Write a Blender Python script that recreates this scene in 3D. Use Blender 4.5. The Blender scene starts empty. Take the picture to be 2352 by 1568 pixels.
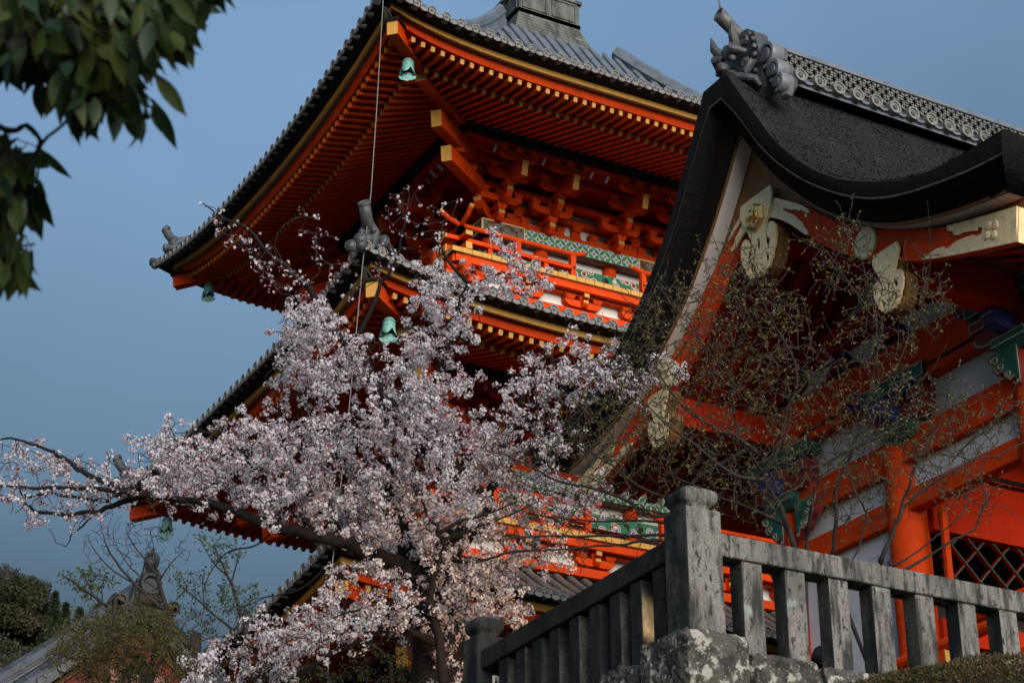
import bpy, math, random
import numpy as np
from mathutils import Vector, Matrix
random.seed(7)
rng = np.random.default_rng(7)
sc = bpy.context.scene
COL = sc.collection

# ------------------------------------------------------------------ camera
PITCH, YAW, LENS = 0.4406426, 1.0717870, 67.498
FPX = 4409.85
_c, _s = math.cos(PITCH), math.sin(PITCH)
FW = np.array([math.cos(YAW) * _c, math.sin(YAW) * _c, _s])
RT = np.array([math.sin(YAW), -math.cos(YAW), 0.0])
UPV = np.cross(RT, FW)
cam_d = bpy.data.cameras.new('camera')
cam = bpy.data.objects.new('camera', cam_d)
COL.objects.link(cam)
cam.matrix_world = Matrix(((RT[0], UPV[0], -FW[0], 0), (RT[1], UPV[1], -FW[1], 0), (RT[2], UPV[2], -FW[2], 0), (0, 0, 0, 1)))
cam_d.lens = LENS
cam_d.sensor_width = 36.0
cam_d.clip_start = 0.1
cam_d.clip_end = 4000
cam_d.dof.use_dof = True
cam_d.dof.focus_distance = 26.0
cam_d.dof.aperture_fstop = 9.0
sc.camera = cam

# ------------------------------------------------------------------ light
SUN_EL, SUN_DX, SUN_DY = math.radians(14), -0.12, -0.98
w = bpy.data.worlds.new('World')
sc.world = w
w.use_nodes = True
nt = w.node_tree
nt.nodes.clear()
sky = nt.nodes.new('ShaderNodeTexSky')
sky.sky_type = 'NISHITA'
sky.sun_disc = False
sky.sun_elevation = SUN_EL
sky.sun_rotation = math.atan2(SUN_DX, SUN_DY)
sky.altitude = 100
sky.air_density = 1.0
sky.dust_density = 0.6
sky.ozone_density = 2.0
bg = nt.nodes.new('ShaderNodeBackground')
bg.inputs['Strength'].default_value = 0.062
wo = nt.nodes.new('ShaderNodeOutputWorld')
# the dusk sky is dimmer towards the eastern horizon than overhead
wtc = nt.nodes.new('ShaderNodeTexCoord')
wsp = nt.nodes.new('ShaderNodeSeparateXYZ'); nt.links.new(wtc.outputs['Generated'], wsp.inputs[0])
wmr = nt.nodes.new('ShaderNodeMapRange'); wmr.inputs[1].default_value = .28; wmr.inputs[2].default_value = .62; wmr.inputs[3].default_value = .20; wmr.inputs[4].default_value = 1.36
nt.links.new(wsp.outputs[2], wmr.inputs[0])
wns = nt.nodes.new('ShaderNodeTexNoise'); wns.inputs['Scale'].default_value = 2.2; wns.inputs['Detail'].default_value = 4
nt.links.new(wtc.outputs['Generated'], wns.inputs[0])
wm2 = nt.nodes.new('ShaderNodeMapRange'); wm2.inputs[1].default_value = .3; wm2.inputs[2].default_value = .7; wm2.inputs[3].default_value = .84; wm2.inputs[4].default_value = 1.18
nt.links.new(wns.outputs[0], wm2.inputs[0])
wmu = nt.nodes.new('ShaderNodeMath'); wmu.operation = 'MULTIPLY'; nt.links.new(wmr.outputs[0], wmu.inputs[0]); nt.links.new(wm2.outputs[0], wmu.inputs[1])
wmx = nt.nodes.new('ShaderNodeVectorMath'); wmx.operation = 'SCALE'
nt.links.new(sky.outputs[0], wmx.inputs[0]); nt.links.new(wmu.outputs[0], wmx.inputs['Scale'])
wtn = nt.nodes.new('ShaderNodeVectorMath'); wtn.operation = 'MULTIPLY'; wtn.inputs[1].default_value = (1.03, 1.0, .92)
nt.links.new(wmx.outputs[0], wtn.inputs[0])
nt.links.new(wtn.outputs[0], bg.inputs[0])
nt.links.new(bg.outputs[0], wo.inputs[0])
sd = bpy.data.lights.new('sun', 'SUN')
sd.energy = 1.95
sd.angle = math.radians(56)
sd.color = (1.0, 0.91, 0.81)
sun = bpy.data.objects.new('sun', sd)
COL.objects.link(sun)
_d = Vector((SUN_DX, SUN_DY, math.tan(SUN_EL)))
sun.rotation_euler = _d.to_track_quat('Z', 'Y').to_euler()
sun.location = (0, -20, 40)
sc.view_settings.view_transform = 'Standard'
sc.view_settings.look = 'None'
sc.view_settings.gamma = 1
sc.view_settings.exposure = 1.48
sc.cycles.use_denoising = True
sc.cycles.max_bounces = 5
sc.cycles.diffuse_bounces = 1
sc.cycles.transparent_max_bounces = 4
sc.cycles.use_adaptive_sampling = True
sc.cycles.adaptive_threshold = 0.02
sc.cycles.time_limit = 900


def at(x, y, d):
    """point at depth d (metres along the view axis) on the sight line of photo position x, y (2352 px wide)"""
    return (FW + RT * ((x - 1176) / FPX) - UPV * ((y - 784) / FPX)) * d


# ------------------------------------------------------------------ materials
class X:
    """tiny expression builder for math nodes"""
    nt = None

    def __init__(s, sock): s.s = sock

    @staticmethod
    def op(o, *a):
        n = X.nt.nodes.new('ShaderNodeMath'); n.operation = o
        for i, q in enumerate(a):
            if isinstance(q, X): X.nt.links.new(q.s, n.inputs[i])
            else: n.inputs[i].default_value = q
        return X(n.outputs[0])

    def __add__(s, o): return X.op('ADD', s, o)
    def __sub__(s, o): return X.op('SUBTRACT', s, o)
    def __mul__(s, o): return X.op('MULTIPLY', s, o)
    def lt(s, o): return X.op('LESS_THAN', s, o)
    def fr(s): return X.op('FRACT', s)
    def ab(s): return X.op('ABSOLUTE', s)


def mix(t, fac, a, b):
    n = t.nodes.new('ShaderNodeMix'); n.data_type = 'RGBA'
    t.links.new(fac, n.inputs[0])
    for i, q in ((6, a), (7, b)):
        if isinstance(q, tuple): n.inputs[i].default_value = (*q, 1)
        else: t.links.new(q, n.inputs[i])
    return n.outputs[2]


def base_mat(name, rough, metal=0.0, spec=0.5):
    m = bpy.data.materials.new(name); m.use_nodes = True
    t = m.node_tree; b = t.nodes['Principled BSDF']
    b.inputs['Roughness'].default_value = rough
    b.inputs['Metallic'].default_value = metal
    b.inputs['Specular IOR Level'].default_value = spec
    tc = t.nodes.new('ShaderNodeTexCoord')
    return m, t, b, tc


def noise(t, tc, scale, stretch=(1, 1, 1), detail=6, rough=0.6, lo=0.4, hi=0.6):
    mp = t.nodes.new('ShaderNodeMapping'); mp.inputs['Scale'].default_value = stretch
    t.links.new(tc.outputs['Object'], mp.inputs[0])
    n = t.nodes.new('ShaderNodeTexNoise')
    n.inputs['Scale'].default_value = scale; n.inputs['Detail'].default_value = detail; n.inputs['Roughness'].default_value = rough
    t.links.new(mp.outputs[0], n.inputs[0])
    r = t.nodes.new('ShaderNodeMapRange'); r.inputs[1].default_value = lo; r.inputs[2].default_value = hi
    t.links.new(n.outputs[0], r.inputs[0])
    return r.outputs[0], n.outputs[0]


def mat(name, col, rough=0.6, layers=(), bump=None, metal=0.0, spec=0.5):
    """layers: (colour, scale, lo, hi, stretch) blended over the base; bump: (scale, strength, stretch)"""
    m, t, b, tc = base_mat(name, rough, metal, spec)
    out = col
    for (c2, scl, lo, hi, st) in layers:
        f, _ = noise(t, tc, scl, st, lo=lo, hi=hi)
        out = mix(t, f, out, c2)
    if isinstance(out, tuple): b.inputs['Base Color'].default_value = (*out, 1)
    else: t.links.new(out, b.inputs['Base Color'])
    if bump:
        _, raw = noise(t, tc, bump[0], bump[2] if len(bump) > 2 else (1, 1, 1), detail=8, rough=0.7)
        bn = t.nodes.new('ShaderNodeBump'); bn.inputs['Strength'].default_value = bump[1]; bn.inputs['Distance'].default_value = 0.02
        t.links.new(raw, bn.inputs['Height']); t.links.new(bn.outputs[0], b.inputs['Normal'])
    return m


O1 = (1, 1, 1)
VERM = mat('vermilion_paint', (0.68, 0.060, 0.006), 0.62, [((0.50, 0.044, 0.006), 3, .35, .75, O1), ((0.70, 0.078, 0.010), 14, .55, .8, (1, 1, .4)), ((0.36, 0.032, 0.008), 9, .53, .78, (.25, .25, 1.2)), ((0.24, 0.030, 0.012), 30, .66, .78, O1)], bump=(40, .15, (.3, .3, 1)), spec=.07)
VDARK = mat('dark_red_paint', (0.45, 0.026, 0.005), 0.65, [((0.36, 0.018, 0.004), 2.5, .4, .7, O1)], spec=.06)  # darker red for soffits, ceilings and inner woodwork
OCHRE = mat('ochre_paint', (0.56, 0.30, 0.055), 0.6, [((0.42, 0.22, 0.045), 9, .45, .75, O1)])
BROWN = mat('brown_board', (0.16, 0.075, 0.05), 0.7, [((0.11, 0.05, 0.035), 6, .4, .7, O1)])
BLACK = mat('black_lacquer_and_shade', (0.008, 0.0075, 0.008), 0.7, spec=.15)
WHITE = mat('white_plaster', (0.74, 0.72, 0.70), 0.85, [((0.62, 0.60, 0.59), 2.0, .5, .85, O1)])
WOODW = mat('white_painted_boards', (0.62, 0.64, 0.70), 0.85, [((0.46, 0.47, 0.51), 2.2, .45, .75, O1), ((0.40, 0.40, 0.42), 9, .58, .8, (.15, .15, 2))], bump=(14, .35, (.15, .15, 4)))
TILE = mat('blue_grey_roof_tile', (0.13, 0.16, 0.20), 0.42, [((0.075, 0.09, 0.11), 4, .45, .7, O1), ((0.21, 0.22, 0.23), 18, .6, .8, O1)], bump=(35, .15))
TILEB = mat('weathered_brown_roof_tile', (0.13, 0.12, 0.115), 0.55, [((0.09, 0.07, 0.062), 5, .4, .65, O1), ((0.20, 0.19, 0.18), 13, .55, .75, O1)], bump=(35, .2))
DTILE = mat('dark_ornament_tile', (0.062, 0.068, 0.076), 0.45, [((0.11, 0.115, 0.12), 9, .52, .7, O1), ((0.035, 0.038, 0.04), 5, .5, .7, O1)], bump=(22, .5))
CAPS = mat('grey_tile_face', (0.19, 0.19, 0.185), 0.6, [((0.10, 0.105, 0.105), 9, .45, .7, O1)], bump=(60, .25))
CAPD = mat('recessed_tile_face', (0.065, 0.066, 0.066), 0.7)
COPPER = mat('weathered_copper', (0.10, 0.115, 0.10), 0.6, [((0.03, 0.035, 0.032), 5, .42, .6, (1, 1, .4)), ((0.20, 0.32, 0.28), 7, .62, .75, O1)], bump=(25, .2))
PATINA = mat('green_bronze_patina', (0.19, 0.46, 0.42), 0.6, [((0.09, 0.25, 0.23), 14, .45, .7, O1)])
THATCH = mat('cypress_bark_thatch', (0.020, 0.020, 0.022), 0.9, [((0.050, 0.051, 0.053), 42, .5, .72, (1, 1, 1.6)), ((0.008, 0.007, 0.007), 60, .5, .62, O1), ((0.055, 0.048, 0.030), 1.4, .55, .8, O1)], bump=(55, 1.0), spec=.2)
THEDGE = mat('dark_bark_edge', (0.017, 0.016, 0.0165), 0.9, [((0.007, 0.0065, 0.0065), 12, .4, .65, (1, 1, 5)), ((0.045, 0.042, 0.038), 26, .60, .72, (.4, .4, 6))], bump=(40, .9, (.6, .6, 4)), spec=.1)
THEDG2 = mat('dark_underthatch', (0.012, 0.010, 0.009), 0.9, bump=(30, .4, (1, 1, 4)), spec=.1)
GOLD = mat('pale_gold_leaf', (0.88, 0.72, 0.42), 0.5, [((0.66, 0.53, 0.28), 25, .45, .7, O1), ((0.42, 0.30, 0.14), 6, .6, .8, O1)], bump=(38, .3), metal=0.2)
GOLDB = mat('bright_gold', (0.80, 0.50, 0.16), 0.25, metal=1.0)
RUSTG = mat('ochre_edge_boards', (0.24, 0.115, 0.035), 0.7, [((0.15, 0.065, 0.018), 5, .4, .7, O1)])
TEAL = mat('teal_paint', (0.012, 0.12, 0.09), 0.6, [((0.008, 0.08, 0.06), 7, .4, .7, O1)])
NAVY = mat('navy_paint', (0.012, 0.025, 0.16), 0.6)
MAROON = mat('maroon_paint', (0.20, 0.018, 0.012), 0.6)
CREAM = mat('cream_outline_paint', (0.38, 0.36, 0.27), 0.6)
STONE = mat('weathered_granite', (0.26, 0.257, 0.238), 0.85, [((0.15, 0.15, 0.14), 70, .40, .60, O1), ((0.12, 0.12, 0.11), 2.6, .46, .64, (1, 1, .5)), ((0.04, 0.04, 0.039), 13, .47, .62, (1, 1, .16)), ((0.035, 0.035, 0.035), 28, .55, .64, (1, 1, .45)), ((0.30, 0.36, 0.32), 4, .64, .74, O1)], bump=(75, .7), spec=.2)
STONED = mat('black_stain_and_shade_granite', (0.026, 0.027, 0.028), 0.85, [((0.010, 0.011, 0.012), 6, .42, .62, (1, 1, .5)), ((0.13, 0.13, 0.125), 34, .64, .74, O1), ((0.015, 0.035, 0.035), 3, .58, .72, (1, 1, .3))], bump=(70, .6), spec=.2)
STONEG = mat('algae_and_shade_granite', (0.085, 0.088, 0.084), 0.85, [((0.04, 0.043, 0.04), 34, .42, .60, O1), ((0.012, 0.017, 0.019), 4.5, .40, .58, (1, 1, .35)), ((0.015, 0.04, 0.042), 3, .58, .72, (1, 1, .3))], bump=(70, .6), spec=.2)
ROCK = mat('lichen_rock', (0.085, 0.082, 0.072), 0.9, [((0.030, 0.030, 0.028), 7, .42, .62, O1), ((0.36, 0.36, 0.31), 9, .57, .62, O1), ((0.26, 0.26, 0.235), 38, .58, .66, O1)], bump=(22, .9), spec=.2)
BARK = mat('dark_cherry_bark', (0.020, 0.017, 0.015), 0.9, [((0.016, 0.014, 0.014), 12, .4, .6, (1, 1, 1.5)), ((0.07, 0.068, 0.052), 22, .62, .75, O1)], bump=(30, .8), spec=.15)
TWIG = mat('dark_twig_bark', (0.028, 0.021, 0.021), 0.85, [((0.022, 0.017, 0.018), 6, .4, .6, O1)])
TWIGL = mat('grey_twig_bark', (0.030, 0.024, 0.022), 0.85, [((0.016, 0.013, 0.012), 9, .42, .6, O1)])
CABLE = mat('grey_wire', (0.17, 0.19, 0.18), 0.6)
SOIL = mat('brown_soil', (0.05, 0.042, 0.032), 0.95, [((0.03, 0.028, 0.02), 1.5, .4, .6, O1)])
HILLM = mat('dark_forest_floor', (0.028, 0.035, 0.020), 0.95, [((0.040, 0.034, 0.022), .12, .45, .6, O1), ((0.012, 0.018, 0.010), .5, .45, .6, O1)], bump=(.8, 1.0))
PINK = mat('terracotta_carving', (0.30, 0.13, 0.09), 0.7, bump=(20, .6))
BLKMET = mat('black_metal', (0.015, 0.015, 0.016), 0.35)


def leafmat(name, col, col2, transl=0.35, rough=0.55, scale=6):
    m, t, b, tc = base_mat(name, rough, 0, .3)
    f, _ = noise(t, tc, scale, lo=.35, hi=.65, detail=3)
    c = mix(t, f, col, col2)
    t.links.new(c, b.inputs['Base Color'])
    tr = t.nodes.new('ShaderNodeBsdfTranslucent'); t.links.new(c, tr.inputs[0])
    ms = t.nodes.new('ShaderNodeMixShader'); ms.inputs[0].default_value = transl
    t.links.new(b.outputs[0], ms.inputs[1]); t.links.new(tr.outputs[0], ms.inputs[2])
    t.links.new(ms.outputs[0], t.nodes['Material Output'].inputs[0])
    return m


PETAL = leafmat('white_petals', (0.80, 0.77, 0.82), (0.85, 0.83, 0.86), .5, .7)
PETALP = leafmat('pale_pink_petals', (0.80, 0.68, 0.74), (0.82, 0.75, 0.80), .5, .7)
BUD = leafmat('rose_buds', (0.40, 0.10, 0.12), (0.55, 0.22, 0.24), .2, .7)
CALYX = leafmat('brown_calyx', (0.14, 0.05, 0.04), (0.10, 0.06, 0.03), .1, .7)
LEAFG = leafmat('glossy_green_leaves', (0.030, 0.062, 0.014), (0.072, 0.085, 0.014), .45, .5, 9)
LEAFD = leafmat('deep_green_leaves', (0.010, 0.026, 0.010), (0.018, 0.038, 0.012), .2, .45, 9)
LEAFY = leafmat('yellow_green_bud_leaves', (0.20, 0.19, 0.045), (0.13, 0.14, 0.04), .3, .5)
LEAFB = leafmat('red_brown_bud_leaves', (0.16, 0.085, 0.035), (0.11, 0.07, 0.03), .3, .5)
LEAFM = leafmat('fresh_green_leaves', (0.075, 0.125, 0.035), (0.05, 0.095, 0.035), .35, .5)
LEAFO = leafmat('olive_leaves', (0.115, 0.110, 0.020), (0.070, 0.066, 0.016), .3, .6, 1.2)
LEAFH = leafmat('hedge_leaves', (0.055, 0.060, 0.018), (0.075, 0.055, 0.025), .2, .5, 3)
CONIF = leafmat('conifer_needles', (0.018, 0.034, 0.016), (0.028, 0.044, 0.018), .1, .7, .4)
WOODF = leafmat('mixed_forest_leaves', (0.035, 0.042, 0.020), (0.055, 0.044, 0.026), .1, .7, .12)


def shippo_mat():
    m, t, b, tc = base_mat('seven_treasures_painted_band', 0.6)
    X.nt = t
    sp = t.nodes.new('ShaderNodeSeparateXYZ'); t.links.new(tc.outputs['Object'], sp.inputs[0])
    k = 1 / 0.26
    u = (X(sp.outputs[0]) + X(sp.outputs[1])) * k
    v = X(sp.outputs[2]) * k + 0.0
    P = u + v; Q = u - v

    def leaf(A, B):
        d = ((A + 0.5).fr() - 0.5).ab()
        ln = X.op('SINE', B.fr() * math.pi) * 0.23
        return d.lt(ln), d.lt(ln * 1.45 + 0.02)
    g1, o1 = leaf(P, Q); g2, o2 = leaf(Q, P)
    green = X.op('MAXIMUM', g1, g2); outl = X.op('MAXIMUM', o1, o2)
    bp = (P.fr() - 0.5).ab(); bq = (Q.fr() - 0.5).ab()
    blue = X.op('MAXIMUM', bp, bq).lt(0.17) * (X(X.op('MINIMUM', bp, bq).s)).lt(10)
    c = mix(t, blue.s, (0.50, 0.26, 0.20), (0.06, 0.13, 0.55))
    c = mix(t, outl.s, c, (0.66, 0.66, 0.56))
    c = mix(t, green.s, c, (0.03, 0.22, 0.11))
    t.links.new(c, b.inputs['Base Color'])
    return m


def scroll_mat(name, ground, tone, line, scale):
    m, t, b, tc = base_mat(name, 0.6)
    vo = t.nodes.new('ShaderNodeTexVoronoi'); vo.inputs['Scale'].default_value = scale
    t.links.new(tc.outputs['Object'], vo.inputs[0])
    ramp = t.nodes.new('ShaderNodeValToRGB'); ramp.color_ramp.interpolation = 'CONSTANT'
    e = ramp.color_ramp.elements
    e[0].position = 0; e[0].color = (*tone, 1)
    e[1].position = .22; e[1].color = (*line, 1)
    q = e.new(.32); q.color = (0.30, 0.03, 0.03, 1)
    q = e.new(.42); q.color = (*line, 1)
    q = e.new(.5); q.color = (*ground, 1)
    t.links.new(vo.outputs[0], ramp.inputs[0]); t.links.new(ramp.outputs[0], b.inputs['Base Color'])
    return m


SHIPPO = shippo_mat()
SCROLL = scroll_mat('painted_cloud_scrolls', (0.02, 0.20, 0.11), (0.06, 0.16, 0.50), (0.72, 0.66, 0.60), 5.5)
SCROLM = scroll_mat('painted_flower_cartouche', (0.12, 0.018, 0.012), (0.06, 0.14, 0.45), (0.04, 0.25, 0.11), 7)
GREENW = scroll_mat('painted_green_waves', (0.05, 0.30, 0.18), (0.03, 0.20, 0.12), (0.10, 0.36, 0.24), 16)


# ------------------------------------------------------------------ mesh helpers
class MB:
    def __init__(s): s.v = []; s.f = []; s.m = []

    def add(s, vs, fs, mi=0):
        o = len(s.v); s.v += [tuple(float(q) for q in p) for p in vs]
        for k, f in enumerate(fs):
            s.f.append([i + o for i in f]); s.m.append(mi[k] if isinstance(mi, (list, tuple)) else mi)

    HF = [(0, 3, 2, 1), (4, 5, 6, 7), (0, 1, 5, 4), (1, 2, 6, 5), (2, 3, 7, 6), (3, 0, 4, 7)]

    def hexa(s, p, mi=0): s.add(p, MB.HF, mi)

    def box(s, c, sz, mi=0):
        x, y, z = c; a, b, h = sz[0] / 2, sz[1] / 2, sz[2] / 2
        s.hexa([(x - a, y - b, z - h), (x + a, y - b, z - h), (x + a, y + b, z - h), (x - a, y + b, z - h),
                (x - a, y - b, z + h), (x + a, y - b, z + h), (x + a, y + b, z + h), (x - a, y + b, z + h)], mi)

    def bb(s, a, b, mi=0):
        s.box([(a[i] + b[i]) / 2 for i in range(3)], [abs(b[i] - a[i]) for i in range(3)], mi)

    def bar(s, p0, p1, wd, ht, mi=0, end=None, up=(0, 0, 1)):
        p0 = np.array(p0, float); p1 = np.array(p1, float); d = p1 - p0; d /= np.linalg.norm(d)
        sd_ = np.cross(d, up); sd_ /= np.linalg.norm(sd_); u = np.cross(sd_, d)
        a = sd_ * wd / 2; b = u * ht / 2
        P = [p0 - a - b, p0 + a - b, p0 + a + b, p0 - a + b, p1 - a - b, p1 + a - b, p1 + a + b, p1 - a + b]
        e = mi if end is None else end
        s.add(P, MB.HF, [e, mi, mi, mi, mi, mi])

    def prism(s, poly, off, mi=0, side=None):
        n = len(poly); off = np.array(off, float)
        P = [np.array(p, float) for p in poly]; P2 = [p + off for p in P]
        f = [list(range(n))[::-1], list(range(n, 2 * n))] + [[i, (i + 1) % n, n + (i + 1) % n, n + i] for i in range(n)]
        sm = mi if side is None else side
        s.add(P + P2, f, [mi, mi] + [sm] * n)

    def tube(s, pts, rad, n=6, mi=0, cap=True):
        pts = np.asarray(pts, float); k = len(pts)
        rad = np.full(k, rad) if np.isscalar(rad) else np.asarray(rad, float)
        tg = np.gradient(pts, axis=0); tg /= np.linalg.norm(tg, axis=1)[:, None] + 1e-12
        ref = np.array([0.31, 0.2, 0.93]) if abs(tg[0] @ np.array([0.31, 0.2, 0.93])) < .9 else np.array([1.0, 0, 0])
        vs = []; ang = np.linspace(0, 2 * math.pi, n, endpoint=False)
        for i in range(k):
            a = np.cross(tg[i], ref); a /= np.linalg.norm(a) + 1e-12; b = np.cross(tg[i], a)
            vs += list(pts[i] + rad[i] * (np.cos(ang)[:, None] * a + np.sin(ang)[:, None] * b))
        fs = [[i * n + j, i * n + (j + 1) % n, (i + 1) * n + (j + 1) % n, (i + 1) * n + j] for i in range(k - 1) for j in range(n)]
        if cap: fs += [list(range(n))[::-1], [(k - 1) * n + j for j in range(n)]]
        s.add(vs, fs, mi)

    def grid(s, rows, mi=0, closed=False):
        R, K = len(rows), len(rows[0]); vs = [p for r in rows for p in r]
        kk = K if closed else K - 1
        s.add(vs, [[i * K + j, i * K + (j + 1) % K, (i + 1) * K + (j + 1) % K, (i + 1) * K + j] for i in range(R - 1) for j in range(kk)], mi)

    def lathe(s, prof, c, n=16, mi=0, ax=(0, 0, 1)):
        ax = np.array(ax, float); ax /= np.linalg.norm(ax)
        r = np.array([1.0, 0, 0]) if abs(ax[0]) < .8 else np.array([0, 1.0, 0])
        a = np.cross(ax, r); a /= np.linalg.norm(a); b = np.cross(ax, a); c = np.array(c, float)
        rows = [[c + ax * z + r_ * (math.cos(t) * a + math.sin(t) * b) for t in np.linspace(0, 2 * math.pi, n, endpoint=False)] for r_, z in prof]
        s.grid(rows, mi, True)

    def ball(s, c, r, mi=0, n=8):
        r = (r, r, r) if np.isscalar(r) else r
        rows = []
        for i in range(n // 2 + 1):
            t = math.pi * i / (n // 2); q = max(math.sin(t), 1e-3)
            rows.append([(c[0] + r[0] * q * math.cos(f), c[1] + r[1] * q * math.sin(f), c[2] + r[2] * math.cos(t)) for f in np.linspace(0, 2 * math.pi, n, endpoint=False)])
        s.grid(rows, mi, True)

    def build(s, name, mats, parent=None, smooth=False, bevel=0, local=False):
        me = bpy.data.meshes.new(name)
        me.from_pydata(s.v, [], s.f)
        return finish(name, me, mats, parent, smooth, bevel, local, s.m)


WL = {}


def finish(name, me, mats, parent=None, smooth=False, bevel=0, local=False, mi=None):
    for m in (mats if isinstance(mats, (list, tuple)) else [mats]): me.materials.append(m)
    if mi is not None and len(mi): me.polygons.foreach_set('material_index', np.array(mi, np.int32))
    if smooth: me.polygons.foreach_set('use_smooth', np.ones(len(me.polygons), bool))
    me.update()
    o = bpy.data.objects.new(name, me); COL.objects.link(o)
    WL[o.name] = (0, 0, 0)
    if parent is not None:
        o.parent = parent
        if not local: o.location = [-q for q in WL.get(parent.name, (0, 0, 0))]
    if bevel:
        b = o.modifiers.new('bevel', 'BEVEL'); b.width = bevel; b.segments = 2; b.limit_method = 'ANGLE'
    return o


def npmesh(name, V, Fq, mats, parent=None, mi=None, smooth=False):
    """quads from numpy arrays"""
    V = np.ascontiguousarray(V, np.float32); Fq = np.ascontiguousarray(Fq, np.int32)
    me = bpy.data.meshes.new(name); k = Fq.shape[1]
    me.vertices.add(len(V)); me.vertices.foreach_set('co', V.ravel())
    me.loops.add(Fq.size); me.loops.foreach_set('vertex_index', Fq.ravel())
    me.polygons.add(len(Fq)); me.polygons.foreach_set('loop_start', np.arange(0, Fq.size, k, dtype=np.int32))
    me.update(calc_edges=True)
    return finish(name, me, mats, parent, smooth, mi=mi)


def tag(o, label=None, cat=None, group=None, kind=None):
    if label: o['label'] = label
    if cat: o['category'] = cat
    if group: o['group'] = group
    if kind: o['kind'] = kind
    return o


def empty(name, loc, label, cat, group=None):
    o = bpy.data.objects.new(name, None); COL.objects.link(o)
    o.location = [float(q) for q in loc]; o.empty_display_size = .3
    WL[o.name] = tuple(float(q) for q in loc)
    return tag(o, label, cat, group)


def copy_tree(o, parent=None):
    c = o.copy(); COL.objects.link(c)
    if parent is not None: c.parent = parent
    for ch in list(o.children): copy_tree(ch, c)
    return c


def cut_plate(name, outlines, place, thick, mats, parent=None):
    """flat plate with holes: 2D outlines (first outer, rest holes) filled as a curve, turned into a mesh; place maps (u, v, t) to the world"""
    cu = bpy.data.curves.new(name, 'CURVE'); cu.dimensions = '2D'; cu.fill_mode = 'BOTH'; cu.extrude = thick / 2
    for ol in outlines:
        sp = cu.splines.new('POLY'); sp.points.add(len(ol) - 1); sp.use_cyclic_u = True
        for i, (a, b) in enumerate(ol): sp.points[i].co = (a, b, 0, 1)
    tmp = bpy.data.objects.new('tmp', cu); COL.objects.link(tmp)
    dg = bpy.context.evaluated_depsgraph_get(); dg.update()
    me = bpy.data.meshes.new_from_object(tmp.evaluated_get(dg))
    bpy.data.objects.remove(tmp); bpy.data.curves.remove(cu)
    me.materials.clear(); me.name = name
    for v in me.vertices: v.co = Vector([float(q) for q in place(v.co.x, v.co.y, v.co.z)])
    return finish(name, me, mats, parent)


def ring(cx, cy, r, n=12, ry=None, a0=0, a1=2 * math.pi, end=False):
    ry = r if ry is None else ry
    return [(cx + r * math.cos(a), cy + ry * math.sin(a)) for a in np.linspace(a0, a1, n, endpoint=end)]


# ------------------------------------------------------------------ ground and terrain
TZ = 3.62                    # terrace level
g = MB()
g.add([(-900, -900, -1.6), (900, -900, -1.6), (900, 900, -1.6), (-900, 900, -1.6)], [(0, 1, 2, 3)])
tag(g.build('ground', SOIL), kind='structure')
g = MB()
bx, by = 7.219, 10.668       # outer corner of the balustrade
g.bb((bx + .02, by + .02, -1.59), (60, 70, TZ))
tag(g.build('terrace', SOIL), kind='structure')

# ------------------------------------------------------------------ three-storied pagoda
PX, PY = 17.1008, 31.0725
XC = 0.45                    # the plan centre lies a little to +x of (PX, PY)
pag = empty('three_storied_pagoda', (PX, PY, TZ), 'tall vermilion three storied pagoda with grey tiled roofs and ochre rafter ends', 'pagoda')


def mp(side, u, h, z):
    """storey face coordinates: u along the face, h outwards, z up"""
    if side == 'R': return np.array([PX + u, PY - h, z])
    if side == 'L': return np.array([PX - h, PY + u, z])
    if side == 'B': return np.array([PX + u, PY + h, z])
    return np.array([PX + h + 2 * XC, PY + u, z])


def dg_pt(h, z): return np.array([PX - h, PY - h, z])     # near corner diagonal
def dl_pt(h, z): return np.array([PX - h, PY + h, z])     # left corner diagonal


STO = [  # he eave half, zc corner, (zmid R, p R), (zmid L, p L), zin beam, floor z, wall half, roof top half/z
    dict(he=6.58, zc=9.03, R=(8.76, 3.0), L=(8.60, 3.0), zin=9.24, hin=3.65, wall=2.30, ht=2.95, zt=10.75, fl=None),
    dict(he=6.03, zc=14.25, R=(13.88, 4.0), L=(13.87, 4.0), zin=14.40, hin=3.24, wall=1.89, ht=2.60, zt=16.05, fl=11.37),
    dict(he=5.64, zc=19.61, R=(19.205, 5.5), L=(18.90, 2.3), zin=19.72, hin=2.85, wall=1.50, ht=1.00, zt=23.55, fl=16.66),
]


def half(side, h): return h + XC if side in 'RB' else h
def cen(side): return XC if side in 'RB' else 0.0


def zg(S, side, a):
    zm, p = S['R'] if side in 'RB' else S['L']
    return zm + (S['zc'] - zm) * min(abs(a), 1.06) ** p


def ep(S, side, a, dh, dz):
    h = S['he'] + dh
    return mp(side, cen(side) + a * half(side, h), h, zg(S, side, a) + dz)


def fly(S, side, u, h):
    """axis height of the flying rafters"""
    return zg(S, side, (u - cen(side)) / half(side, S['he'])) - .235 + .21 * (S['he'] - .24 - h)


def bas(S, side, u, h):
    """axis height of the base rafters"""
    t = (S['he'] - .89 - h) / (S['he'] - .89 - S['hin'])
    return (zg(S, side, (u - cen(side)) / half(side, S['he'])) - .205) * (1 - t) + (S['zin'] - .06) * t


def sweep(m, S, side, prof, mi, n=36):
    rows = [[ep(S, side, a, dh, dz) for a in np.linspace(-1, 1, n)] for dh, dz in prof]
    m.grid(rows, mi)


def roofz(S, side, a, o):
    z0 = zg(S, side, a) + .10
    zf = S['R'][0] + .10
    return zf + (z0 - zf) * (1 - o) ** 2 + (S['zt'] - zf) * (.38 * o + .62 * o * o)


def roof_pt(S, side, u, o, up=0.0):
    h0, h1 = S['he'] + .30, S['ht']
    h = h0 + (h1 - h0) * o
    a = (u - cen(side)) / half(side, h)
    return mp(side, u, h, roofz(S, side, a, o) + up)


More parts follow.
